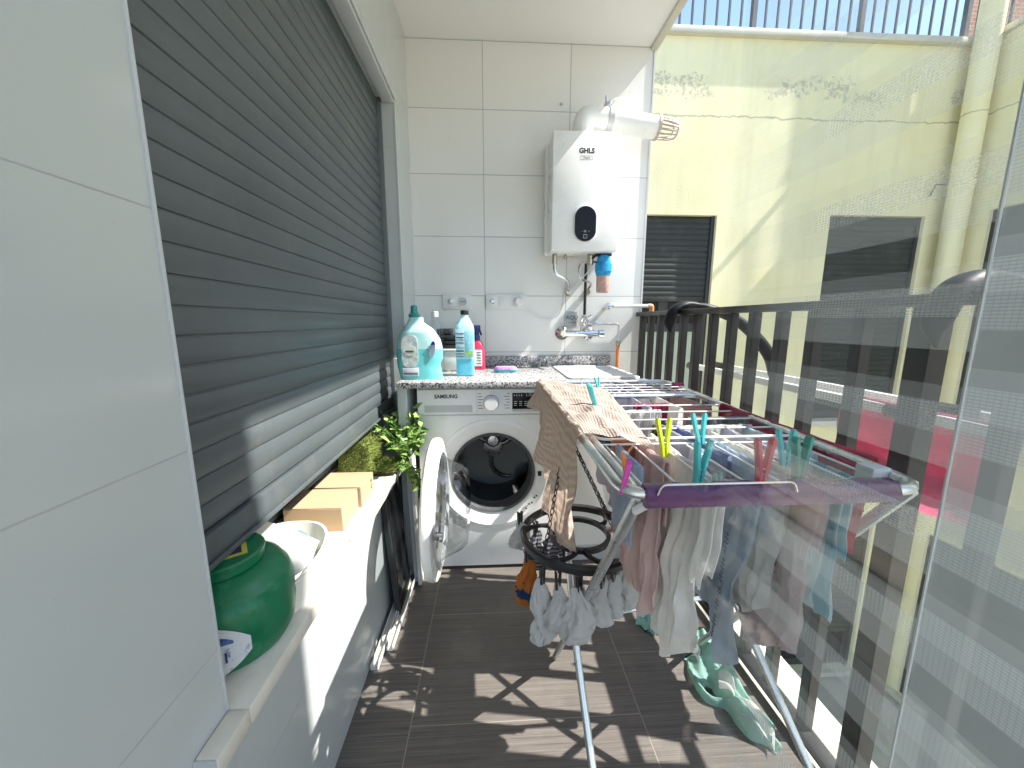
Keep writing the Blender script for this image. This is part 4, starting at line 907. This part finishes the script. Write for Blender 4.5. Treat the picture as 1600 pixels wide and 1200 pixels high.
# ================================================================== CLOTHES DRYING RACK
RZ = .87
RK = thing('drying_rack', 'folding metal clothes drying rack with purple grip bar at the near end', 'drying rack', (.40, .90, 0))
loop = fillet([(.178, .468, RZ), (.602, .462, RZ), (.672, 1.415, RZ), (.186, 1.410, RZ)], .045, 7, close=True)
B().tube(loop, .0085, 12, close=True).build('outer_frame', ALU, RK)
for pts in ([(.196, .70, RZ+.002), (.196, .485, RZ+.002), (.19, .475, RZ)], [(.612, .70, RZ+.002), (.598, .49, RZ+.002), (.60, .475, RZ)]):
    B().tube(fillet(pts, .02, 4), .007, 10).build('wing_tube', ALU, RK)
B().tube(fillet([(.200, 1.06, RZ+.003), (.205, 1.115, RZ+.003), (.640, 1.12, RZ+.003), (.640, 1.06, RZ+.003)], .05, 6), .0075, 10).build('cross_tube', ALU, RK)
B().tube(fillet([(.192, .745, RZ+.002), (.21, .70, RZ+.002), (.61, .70, RZ+.004), (.622, .745, RZ+.002)], .04, 6), .0030, 8).build('cross_tube', WIRE, RK)
for y in (.675, .775, .85, .925, 1.0): 
    B().tube([(.192, y, RZ), (.612+(y-.462)*.073-.008, y, RZ)], .0020, 8).build('wire', WIRE, RK)
for y in (1.17, 1.22, 1.27, 1.32): B().tube([(.34, y, RZ+.004), (.655, y, RZ+.004)], .0018, 8).build('wire', WIRE, RK)
for i in range(8):
    x = .215+.052*i; B().tube([(x, .674, RZ-.003), (x, .470, RZ-.003)], .0019, 8).build('wire', WIRE, RK)
    x = .23+.056*i; B().tube([(x, 1.117, RZ-.002), (x, 1.405, RZ-.002)], .0018, 8).build('wire', WIRE, RK)
gb = B(); rings = []
for i in range(41):
    t = i/40; x = .203+.352*t; zt = RZ+.0135+.0025*math.sin(t*math.pi*7)*(1 if .12 < t < .88 else 0); y = .466
    rings.append([Vector((x, y-.013, RZ-.013)), Vector((x, y-.015, RZ-.002)), Vector((x, y-.010, zt-.002)), Vector((x, y-.004, zt)), Vector((x, y+.008, zt)), Vector((x, y+.013, zt-.006)), Vector((x, y+.013, RZ-.010)), Vector((x, y+.006, RZ-.016)), Vector((x, y-.006, RZ-.016))])
gb.rings(rings).build('grip_bar', PURPLE, RK)
B().tube(fillet([(.215, .452, RZ+.006), (.22, .452, RZ+.020), (.40, .452, RZ+.020), (.405, .452, RZ+.006)], .008, 4), .0016, 6).build('grip_wire', STEEL, RK)
B().box(.640, .675, 1.27, 1.30, RZ-.014, RZ+.016, .004).build('frame_clip', mat('burgundy_clip', (.25, .02, .09), .4), RK)
B().box(.568, .600, .505, .535, RZ-.014, RZ+.013, .004).build('hinge_plate', GREYP, RK)
LEGR = .0088
B().tube(fillet([(.205, .485, RZ-.012), (.203, .703, .538), (.200, 1.075, .006)], .05, 6), LEGR, 12).tube([(.655, 1.075, .006), (.608, .485, RZ-.012)], LEGR, 12).build('leg_frame', ALU, RK)
B().tube(fillet([(.202, 1.18, RZ-.012), (.200, .80, .318), (.222, .585, .012), (.70, .49, .012), (.575, .80, .46), (.50, 1.15, RZ-.012)], .05, 6), LEGR, 12).build('leg_frame', ALU, RK)
B().tube([(.203, .815, .375), (.585, .815, .43)], .0055, 8).build('tie_bar', ALU, RK)
for x, y, z in ((.203, .815, .368), (.588, .81, .44)): B().lathe([(.010, -.012), (.013, -.010), (.013, .010), (.010, .012)], (x, y, z), 12, 'X').build('pivot_cap', PURPLE, RK)
for x, y in ((.235, .582), (.68, .495)): B().lathe([(.011, -.02), (.0125, -.018), (.0125, .018), (.011, .02)], (x, y, .013), 12, 'X').build('foot_cap', PURPLE, RK)
B().tube([(.21, .470, RZ-.014), (.20, .482, RZ-.030), (.206, .495, RZ-.02)], .007, 8).build('leg_bracket', GREYP, RK)

# ---- hanging laundry
def hang(name, label, cat, m, X, Y0, Y1, front, back=.10, axis='Y', zt=RZ+.003, amp=.010, nf=3.2, seed=0, taper=0, group='laundry on the drying rack', sgn=-1, gather=.0, skew=0, bottom=None, thick=.0012):
    """cloth over a wire running along Y (or X): u along the wire, v from the back hem over the wire to the front hem"""
    rnd = random.Random(seed); ph = [rnd.uniform(0, 6.28) for _ in range(6)]; r = .0055
    nu, nv = 60, 80; Lf = front if callable(front) else (lambda u: front)
    def f(u, v):
        lf = Lf(u); tot = back+lf; s = v*tot-back   # s<0 back flap, >0 front flap
        d = abs(s)
        if d < r*1.57: a = s/r; off = sgn*math.sin(a)*r; z = zt-r+r*math.cos(a)
        else: off = sgn*math.copysign(r, s); z = zt-r-(d-r*1.57)
        k = min(1, d/.22); grow = .25+.75*k
        w = math.sin(u*nf*6.28+ph[0]+1.3*math.sin(v*3+ph[1]))+.5*math.sin(u*nf*2.3*6.28+ph[2]+v*2)+.25*math.sin(u*nf*4.7*6.28+ph[3]-v*5)
        off += (amp*w*grow+.010*k*sgn*math.copysign(1, s)*(.5+.5*math.sin(u*3.1+ph[4])))*(1 if s > 0 else .5)
        off += noise.noise((u*6+seed, z*14, seed*3.1))*.012*k+noise.noise((u*17+seed, z*30+u*9, seed*1.7))*.0045*k+(.0016 if v > .965 else 0)
        c = .5+(u-.5)*(1-taper*k-gather*(1-k)); y = Y0+(Y1-Y0)*c+skew*k+.006*k*math.sin(z*30+ph[5])
        z += .006*k*math.sin(u*9+ph[2])
        return Vector((X+off, y, z)) if axis == 'Y' else Vector((y, X+off, z))
    b = B().grid(f, nu, nv, uv=True)
    if bottom:     # cut the hem to the garment's outline
        kill = [fc for fc in b.bm.faces if bottom(*f_uv(fc, b))]; bmesh.ops.delete(b.bm, geom=kill, context='FACES')
    bmesh.ops.solidify(b.bm, geom=list(b.bm.faces), thickness=thick)
    o = b.build(name, m); tag(o, label, cat, group); return o
def f_uv(fc, b):
    lay = b.bm.loops.layers.uv.active; us = [l[lay].uv for l in fc.loops]; return (sum(q[0] for q in us)/len(us), sum(q[1] for q in us)/len(us))
# near end of the rack, nearest the viewer's left first
hang('baby_top', 'pale pink top hanging on the leftmost near wires behind the sock ring', 'top', C_PINK, .285, .575, .73, lambda u: .27+.03*math.sin(u*5)+.05*u, .12, seed=3, amp=.009, nf=2.2, bottom=lambda u, v: (v > .90 and abs(u-.35) < .13))
hang('bodysuit', 'white cotton bodysuit clipped with a teal peg above the purple bar', 'bodysuit', C_WHITE, .327, .485, .735, lambda u: .28+.12*math.exp(-((u-.45)/.30)**2)-.04*(u > .8), .16, seed=5, amp=.011, nf=2.6, taper=.15, bottom=lambda u, v: (.50 < v < .64 and u > .90) or ((u-.08)**2/.012+(v-.86)**2/.02 < 1) or ((u-.93)**2/.010+(v-.88)**2/.02 < 1))
hang('vest', 'lilac white vest hanging between the white bodysuit and the blue trousers', 'vest', C_LILAC, .379, .63, .80, lambda u: .13+.03*math.sin(u*4), .10, seed=8, amp=.010)
hang('trousers', 'dusty blue trousers sagging in a loop under the wires', 'trousers', C_BLUE, .405, .60, .84, lambda u: .20+.09*math.sin(u*3.1), .10, seed=11, amp=.015, nf=1.8, taper=.2)
hang('undershirt', 'white undershirt hanging between the blue leggings and the rose shirt', 'undershirt', C_WHITE, .458, .53, .74, lambda u: .25+.05*math.sin(u*5), .12, seed=71, amp=.010, nf=2.3, taper=.1)
hang('nightdress', 'long lilac white nightdress behind the rose shirt on the right', 'nightdress', C_LILAC, .508, .56, .78, lambda u: .33+.04*math.sin(u*4), .12, seed=73, amp=.011, nf=2.2)
hang('romper', 'pale blue romper hanging inside the right edge of the rack', 'romper', C_LBLUE, .560, .60, .80, lambda u: .26+.05*math.sin(u*6), .12, seed=75, amp=.010, nf=2.0, bottom=lambda u, v: v > .86 and abs(u-.5) < .10)
hang('added_nightshirt', 'pale lilac nightshirt added on the far left wires to shade the floor', 'pyjamas', C_LILAC, .425, .97, 1.37, lambda u: .40+.03*math.sin(u*6), .14, seed=81, amp=.011, nf=2.4)  # this and the next two: mostly hidden, added to cast the floor shadow
hang('added_bath_towel', 'white bath towel added on the far middle wires to shade the floor', 'towel', C_WHITE, .505, .96, 1.39, lambda u: .42+.03*math.sin(u*5), .20, seed=83, amp=.010, nf=2.0)
hang('added_cot_sheet', 'pale pink cot sheet added on the far right wires to shade the floor', 'sheet', C_PINK, .585, .96, 1.38, lambda u: .42+.02*math.sin(u*7), .20, seed=85, amp=.010, nf=2.2)
lg = hang('leggings', 'pale blue leggings with lettering down the leg hanging low', 'leggings', C_LBLUE, .432, .515, .72, lambda u: .37+.04*math.sin(u*6), .12, seed=14, amp=.008, nf=1.6, taper=.28, skew=.02)
hang('shirt', 'rose grey shirt with a dark blotchy print at the near right of the rack', 'shirt', C_ROSE, .483, .49, .665, lambda u: .29+.06*math.sin(u*3), .12, seed=17, amp=.008, nf=2.1)
hang('pyjama_bottoms', 'white and blue striped pyjama bottoms at the right near corner of the rack', 'pyjamas', C_STRIPE, .535, .50, .635, lambda u: .24+.02*u, .14, seed=20, amp=.007, nf=1.9)
hang('crimson_towel', 'crimson towel hanging along the right long side of the rack', 'towel', C_RED, .628, .56, .98, lambda u: .10+.02*math.sin(u*7), .08, seed=23, amp=.008, zt=RZ+.010)
hang('washcloth', 'dark pink washcloth hanging below the right near corner of the rack', 'cloth', C_RED, .588, .52, .60, .15, .05, seed=26, amp=.007, nf=1.3)
# middle and far part
hang('check_shirt', 'grey checked shirt lying over the middle wires of the rack', 'shirt', C_GREY, .86, .47, .62, .22, .10, axis='X', seed=29, amp=.010)
hang('white_blouse', 'white blouse hanging on the second transverse wire', 'blouse', C_WHITE, .79, .39, .58, .30, .12, axis='X', seed=31, amp=.010)
hang('green_print_top', 'dark green printed top hanging behind the teal pegs', 'top', C_DARK, .80, .36, .41, .16, .05, axis='X', seed=33, amp=.006, nf=1)
hang('spotted_top', 'white top hanging just right of the beige towel', 'top', C_WHITE, .94, .34, .44, .24, .10, axis='X', seed=35, amp=.010)
hang('red_top', 'dark red top hanging in the middle of the rack', 'top', C_RED, 1.02, .40, .50, .20, .08, axis='X', seed=37, amp=.008)
hang('peach_top', 'peach coloured top on the inner wire next to the pink one', 'top', C_PEACH, .69, .235, .30, .20, .08, axis='X', seed=39, amp=.008, nf=1.5)
hang('turquoise_top', 'turquoise top on the far wires behind the beige towel', 'top', C_TEAL, 1.24, .36, .50, .22, .14, axis='X', seed=41, amp=.008)
hang('mauve_top', 'mauve top at the far end of the rack beside the turquoise one', 'top', C_MAUVE, 1.32, .46, .58, .24, .10, axis='X', seed=43, amp=.008)
hang('pillowcase', 'lilac white pillowcase hanging on the far right wires', 'pillowcase', C_LILAC, 1.20, .51, .63, .26, .14, axis='X', seed=45, amp=.008)
hang('muslin', 'white muslin square hung at the far end by the counter', 'muslin', C_WHITE, 1.36, .24, .44, .20, .10, axis='X', seed=47, amp=.008)
hang('pale_blue_vest', 'pale blue vest on the inner left wires below the beige towel', 'vest', C_LBLUE, .235, .56, .67, .16, .08, seed=49, amp=.006, nf=1.4)
# lettering and print on two garments
dgx = bpy.context.evaluated_depsgraph_get()
def surf_x(o, y, z):
    best = None
    for v in o.data.vertices:
        dd = (v.co.y-y)**2+(v.co.z-z)**2
        if dd < .0006: best = v.co.x if best is None else min(best, v.co.x)
    return best
xs = surf_x(lg, .62, .64) or .42
rl_ = random.Random(12); q = B()
for i in range(26):
    zc_ = .735-.0085*i; yc_ = .585+.0006*i; h_ = rl_.uniform(.006, .013)
    if i % 7 != 5: q.box(xs-.0052, xs-.0048, yc_-h_/2, yc_+h_/2, zc_-.0014, zc_+.0014); q.box(xs-.0052, xs-.0048, yc_-.001, yc_+.001, zc_-.0055, zc_-.0015)
q.build('leg_lettering', mat('slate_print', (.10, .12, .20), .9), lg)
# beige knitted towel: over the left long side
def towel():
    near_r, far_r = atZ(1022, 704, RZ+.012), atZ(948, 612, RZ+.012)
    def f(u, v):
        yl = .695+(1.375-.695)*u; xr = near_r.x+(far_r.x-near_r.x)*u; yr = near_r.y+(far_r.y-near_r.y)*u
        ztop = RZ+.020; zb = .575+.19*max(0, u-.12)**.9+ (.30*(u-.55) if u > .55 else 0) + (.10*(.12-u)/.12 if u < .12 else 0); zb = min(zb, .80)
        top = .62; xl = .163
        if v < top:
            t = v/top; x = xr+(xl+.012-xr)*t; y = yr+(yl-yr)*t; z = ztop+.004*math.sin(u*40)*math.sin(t*3.1)+.008*math.exp(-((t-.45-.3*u)/.10)**2)*(1-u)+.005*abs(noise.noise((x*20, y*14, 1.0)))-.002
            z += .010*math.exp(-((u-.25-.1*math.sin(t*5))/.07)**2)*math.sin(t*3.14)
        else:
            t = (v-top)/(1-top); q = min(1, t/.08); a = q*math.pi/2
            x = xl+.012-.012*math.sin(a); z = ztop-.004-.012*(1-math.cos(a)); y = yl
            if t > .08: z = z-(z-zb)*(t-.08)/.92
            k = max(0, t-.08); x += k*(.020*math.sin(u*19+.6*math.sin(t*5))+.010*math.sin(u*43+t*3)+.008*math.sin(u*71))-.012*k
            y += k*(.06*(.18-u) if u < .6 else -.03)+.006*math.sin(t*9+u*20)*k
        return Vector((x, y, z))
    b = B().grid(f, 90, 80, uv=True); bmesh.ops.solidify(b.bm, geom=list(b.bm.faces), thickness=.0035)
    o = b.build('knitted_towel', KNIT); tag(o, 'beige waffle knit towel draped over the far left side of the rack', 'towel', 'laundry on the drying rack')
towel()
# pegs
def make_peg():
    t = thing('clothes_peg', 'peg', 'clothes peg')
    for s in (-1, 1):
        b = B(); o = [(s*.0012, -.016), (s*.0062, -.016), (s*.0066, .004), (s*.0150, .050), (s*.0120, .055), (s*.0085, .052), (s*.0018, .006)]
        b.prism(o, 'Y', -.0048, .0048); bmesh.ops.bevel(b.bm, geom=[e for e in b.bm.edges], offset=.0008, segments=1, affect='EDGES'); b.build('jaw', PEG_T, t)
    sp_ = B()
    for k in range(3): sp_.tube([(.004*math.cos(2*math.pi*j/12), -.003+.003*k, .006+.004*math.sin(2*math.pi*j/12)) for j in range(12)], .0009, 5, close=True)
    sp_.build('spring', STEEL, t); return t
peg0 = make_peg(); peg_used = [False]
def peg(loc, m, label, rz=0, tilt=0, s=1.0, group='plastic clothes pegs'):
    if not peg_used[0]: t = peg0; peg_used[0] = True; kids = list(t.children)
    else:
        t = peg0.copy(); COL.objects.link(t); kids = []
        for ch in peg0.children:
            c = ch.copy(); 
            if ch.name.startswith('jaw'): c.data = ch.data.copy()
            COL.objects.link(c); c.parent = t; kids.append(c)
    for c in kids:
        if c.name.startswith('jaw'): c.data.materials.clear(); c.data.materials.append(m)
    t.location = loc; t.rotation_euler = (R(tilt), 0, R(rz)); t.scale = (s, s, s); t['label'] = label; t['category'] = 'clothes peg'; t['group'] = group
pz = RZ+.004
peg((.262, .93, RZ+.022), PEG_T, 'closed teal peg standing on the beige towel', 90, -18)
p_ = atZ(1038, 700, pz); peg(p_, PEG_L, 'lime green peg on the front transverse wire', 5, -10)
p_ = atZ(1094, 690, pz); peg(p_, PEG_T, 'pale teal peg on the wire behind the white bodysuit', 0, -14)
p_ = atZ(1092, 742, pz); peg(p_, PEG_T, 'large open teal peg gripping the white bodysuit', 12, 6)
p_ = atZ(1190, 742, pz); peg(p_, PEG_R, 'red peg clipped on the rack above the purple bar', 4, 0, 1.05)
p_ = atZ(1226, 722, pz); peg(p_, PEG_T, 'bright teal peg beside the dark green one on the right wires', -8, -6)
p_ = atZ(1247, 742, pz); peg(p_, PEG_G, 'dark green peg at the right near part of the rack', 10, 0, 1.1)
p_ = atZ(974, 760, pz); peg(p_, PEG_P, 'magenta peg at the left near corner of the rack', 70, 10, .7)
p_ = atZ(978, 742, pz); peg(p_, PEG_O, 'small orange peg behind the magenta peg', 80, -10, .6)
p_ = atZ(935, 606, pz); peg(p_, PEG_T, 'small pale teal peg on the far wire behind the beige towel', 20, -20, .7)
p_ = atZ(1118, 772, pz-.02); peg(p_, PEG_G, 'dark blue green peg low between the white garments', 30, 0, .6)

# ---- hanging sock ring
SR = thing('sock_hanger', 'round black sock hanger hanging on chains below the rack', 'sock hanger', (.212, .85, .58))
rc_, rz_ = Vector((.212, .85, .582)), .138
def rp(a, r, z=0): return rc_+Vector((r*math.cos(R(a)), r*math.sin(R(a)), z))
rg = []
for k in range(64):
    a = 360*k/64; rg.append([rp(a, rz_-.006, -.010), rp(a, rz_+.006, -.010), rp(a, rz_+.007, .004), rp(a, rz_+.002, .009), rp(a, rz_-.007, .006)])
B().rings(rg, close=True).build('outer_ring', BLACKP, SR)
rg = []
for k in range(48):
    a = 360*k/48; rg.append([rp(a, .066, -.006), rp(a, .076, -.006), rp(a, .076, .006), rp(a, .066, .006)])
B().rings(rg, close=True).build('inner_ring', BLACKP, SR)
for a in (20, 140, 260):
    for s in (-1, 1):
        pts = [rp(a+s*(6+26*(1-t)), .072+(rz_-.072)*(1-(1-t)**1) if 0 else .072+(rz_-.074)*t, 0) for t in (0, .25, .5, .75, 1)]
        pts = [rp(a+s*(8+22*t**1.6), .072+(rz_-.074)*t, 0) for t in (0, .2, .4, .6, .8, 1)]
        B().tube(pts, [.009, .0065, .0055, .0055, .0065, .009], 8).build('spoke', BLACKP, SR)
def chain(a, b, nm='chain'):
    a, b = Vector(a), Vector(b); d = b-a; n = max(3, int(d.length/.0135)); d.normalize(); u = d.orthogonal().normalized(); w = d.cross(u); c = B()
    for i in range(n):
        p = a+(b-a)*((i+.5)/n); s = u if i % 2 else w
        c.tube([p+d*(.0085*math.cos(2*math.pi*k/12))+s*(.0042*math.sin(2*math.pi*k/12)) for k in range(12)], .0013, 5, close=True)
    c.build(nm, BLACKP, SR)
apex = (.178, .86, .845)
for a in (40, 130, 220, 310): chain(rp(a, rz_-.01, .006), apex)
B().tube(fillet([(.183, .86, .842), (.186, .86, .874), (.192, .86, .880), (.197, .86, .872)], .008, 4), .0025, 6).build('hook', BLACKP, SR)
def sock(label, x, y, ln, w, m, seed, flat=.45, rz=0, top=None, lean=(0, 0), cat='sock', kind='sock', pegz=.572):
    rnd = random.Random(seed); zt = pegz-.034 if top is None else top; ph = rnd.uniform(0, 6.28); rings = []; n = 44; a0 = R(rz)
    for i in range(n+1):
        t = i/n; wid = w*(.22+.78*min(1, t/.55)**.8)*(1 if t < .86 else math.sqrt(max(.02, 1-((t-.86)/.145)**2))); fl = flat*wid*(1 if t > .2 else .8)
        c = Vector((x+lean[0]*t*ln+.006*math.sin(t*6+ph), y+lean[1]*t*ln, zt-ln*t)); q = []
        for k in range(52):
            a = 2*math.pi*k/52; wr = 1+.05*math.sin(26*a)*(1 if .10 < t < .34 else 0)+.11*noise.noise((math.cos(a)*4+seed*2, math.sin(a)*4, t*13+seed))*min(1, t*3)+.10*math.sin(9*a+ph*3+t*6)*(1-t)+.20*math.sin(3*a+ph+t*2.0)*t+.12*math.sin(5*a-ph*2+t*4)+.42*noise.noise((math.cos(a)*2.2+seed, math.sin(a)*2.2, t*6))
            dx, dy = wid*math.cos(a)*wr, fl*math.sin(a)*wr
            q.append(c+Vector((dx*math.cos(a0)-dy*math.sin(a0), dx*math.sin(a0)+dy*math.cos(a0), .004*math.sin(2*a+ph)*t)))
        rings.append(q)
    o = B().rings(rings).build(kind, m); tag(o, label, cat, 'socks on the round hanger')
    pg = B()
    for s in (-1, 1): pg.prism([(s*.001, -.012), (s*.005, -.012), (s*.007, .03), (s*.003, .03)], 'Y', -.004, .004)
    pg.xf(Matrix.Translation((x, y, zt-.004)) @ Matrix.Rotation(R(rz*.5+20), 4, 'Z')); pg.tube([(x, y, zt+.024), (x, y, pegz+.004)], .0015, 5); pg.build('hanger_peg', BLACKP, SR)
    return o
sock('orange and navy patterned sock at the left edge of the hanger', .082, .835, .135, .024, C_PATT, 1, .6)
sock('white sock peeking out behind the patterned one', .068, .885, .075, .024, C_SOCK, 2, .6, top=.60)
sock('dark grey patterned sock on the far left of the hanger', .115, .945, .115, .026, C_DSOCK, 3, .5)
sock('dark striped sock in the middle of the far side', .165, .955, .125, .028, C_DSOCK, 4, .5)
sock('long white sock at the near left of the hanger', .108, .755, .170, .030, C_SOCK, 5, .5, rz=15, lean=(.06, 0))
sock('folded white sock beside the long one with a loose cuff', .140, .735, .120, .022, C_SOCK, 15, .5, rz=-20, lean=(-.02, 0))
sock('fat white sock hanging nearest the viewer', .183, .720, .140, .033, C_SOCK, 6, .55)
sock('slim white sock right of the fat one', .238, .735, .112, .021, C_SOCK, 7, .5)
sock('white sock hanging near the rack leg', .270, .755, .108, .024, C_SOCK, 8, .5)
sock('white sock on the right edge of the hanger', .318, .80, .128, .030, C_SOCK, 9, .5)

# ---- fallen mint garment on the floor
def heap(name, label, spine, widths, hts, seed, m, cat):
    pts = fillet([Vector(p) for p in spine], .04, 5); n = len(pts); rnd = random.Random(seed); ph = rnd.uniform(0, 6)
    def f(u, v):
        q = v*(n-1); i = min(n-2, int(q)); t = q-i; p = pts[i]*(1-t)+pts[i+1]*t; d = (pts[i+1]-pts[i]).normalized(); sd = Vector((d.y, -d.x, 0))
        k = v*(len(widths)-1); j = min(len(widths)-2, int(k)); w = widths[j]+(widths[j+1]-widths[j])*(k-j); h = hts[j]+(hts[j+1]-hts[j])*(k-j)
        s = (u-.5)*2; e = math.sqrt(max(0, 1-abs(s)**2.6))
        z = .006+e*h*(.75+.55*math.sin(u*6.5+v*7+ph)+.45*math.sin(v*15-u*5+ph*2)+.25*math.sin(u*15+v*11))
        z += .006*e*noise.noise((u*5, v*12, seed))
        q_ = p+sd*s*w*(1+.16*math.sin(v*21+ph)+.1*noise.noise((v*9, seed, s)))
        return Vector((q_.x, q_.y, max(.004, z)))
    b = B().grid(f, 44, 90, uv=True); bmesh.ops.solidify(b.bm, geom=list(b.bm.faces), thickness=.002); o = b.build(name, m); tag(o, label, cat); return o
heap('mint_trousers', 'mint green and white garment crumpled on the floor by the railing', [(.74, 1.13, 0), (.70, 1.03, 0), (.655, .97, 0), (.70, .89, 0), (.72, .80, 0), (.735, .77, 0)], [.05, .060, .07, .055, .05, .035, .015], [.03, .04, .035, .045, .04, .03, .01], 5, C_MINT, 'garment')
B().grid(lambda u, v: Vector((.655+.05*v+.03*u+.012*math.sin(v*9), .935-.155*v+.05*(u-.5), .040+.014*math.sin(u*7+v*4)+.012*math.sin(v*12))), 20, 30).build('white_lining', C_WHITE, bpy.data.objects['mint_trousers'])
heap('fallen_cloth', 'small mint and white cloth lying on the floor behind the bodysuit', [(.535, 1.22, 0), (.58, 1.19, 0), (.645, 1.17, 0)], [.03, .045, .045, .025], [.02, .035, .03, .015], 9, C_MINT, 'cloth')
# ---- hot pink towel on the outside airer
hang('hot_pink_towel', 'hot pink towel hanging outside the railing on the balcony airer', 'towel', C_HOT, 1.10, .72, 1.10, lambda u: .25+.03*u, .20, seed=60, amp=.006, nf=1.4, zt=.880, group=None)
peg((1.10, .905, .884), PEG_T, 'bright teal peg holding the hot pink towel outside the railing', 90, 0, 1.7)

# ================================================================== OPEN GLASS DOOR WITH DAY AND NIGHT BLIND
GD = thing('glass_door', 'open frameless glass door with a striped day and night blind on the right', 'door', (.28, .2, 0))
B().box(.2785, .2835, -.15, .455, .02, 2.30).build('pane', DOORGL, GD)
b = B().grid(lambda u, v: Vector((.2875+.0006*math.sin(v*90), -.14+.350*u, .04+2.22*v)), 4, 260); b.build('blind_fabric', banded_sheet('blind_bands', .52, .90, .075, .045, (.50, .53, .53)), GD)
b = B().grid(lambda u, v: Vector((.2905+.0006*math.sin(v*90), .211+.232*u, .04+2.22*v)), 4, 260); b.build('reflection_film', banded_sheet('reflection_bands', .012, .34, .075, .032, (.74, .77, .75), fade=(.33, .452)), GD)  # stripes reflected in the glass, painted as a banded film that fades out
B().box(.2866, .2884, .2105, .2115, .04, 2.26).build('blind_hem', mat('pale_hem', (.42, .44, .44), .6), GD)

# ================================================================== LIGHT
S = Vector((1, -.15, 1.16)).normalized()
sun = bpy.data.lights.new('sun', 'SUN'); sun.energy = 5.0; sun.angle = R(.5); sun.color = (1, .965, .91)
so = bpy.data.objects.new('sun', sun); COL.objects.link(so); so.rotation_euler = S.to_track_quat('Z', 'Y').to_euler(); so.location = (6, 0, 8)
w = bpy.data.worlds.new('World'); scene.world = w; w.use_nodes = True; nt = w.node_tree
sky = nt.nodes.new('ShaderNodeTexSky'); sky.sky_type = 'NISHITA'; sky.sun_disc = False
sky.sun_elevation = math.asin(S.z); sky.sun_rotation = math.atan2(S.x, S.y); sky.air_density = 1.0; sky.dust_density = .6; sky.ozone_density = 1.5
bg = nt.nodes['Background']; bg.inputs[1].default_value = .15; nt.links.new(sky.outputs[0], bg.inputs[0])

cam = bpy.data.cameras.new('camera'); cam.sensor_width = 36; cam.lens = FPX/1600*36; cam.clip_start = .01; cam.clip_end = 400
co = bpy.data.objects.new('camera', cam); COL.objects.link(co); co.location = (0, 0, CAMH); co.rotation_euler = (R(90)-PIT, 0, -YAW); scene.camera = co
scene.view_settings.view_transform = 'Standard'; scene.view_settings.look = 'None'; scene.view_settings.exposure = 1.22; scene.view_settings.gamma = 1
scene.cycles.max_bounces = 10; scene.cycles.transparent_max_bounces = 24; scene.cycles.sample_clamp_indirect = 6; scene.cycles.use_denoising = True
scene.cycles.caustics_reflective = False; scene.cycles.caustics_refractive = False
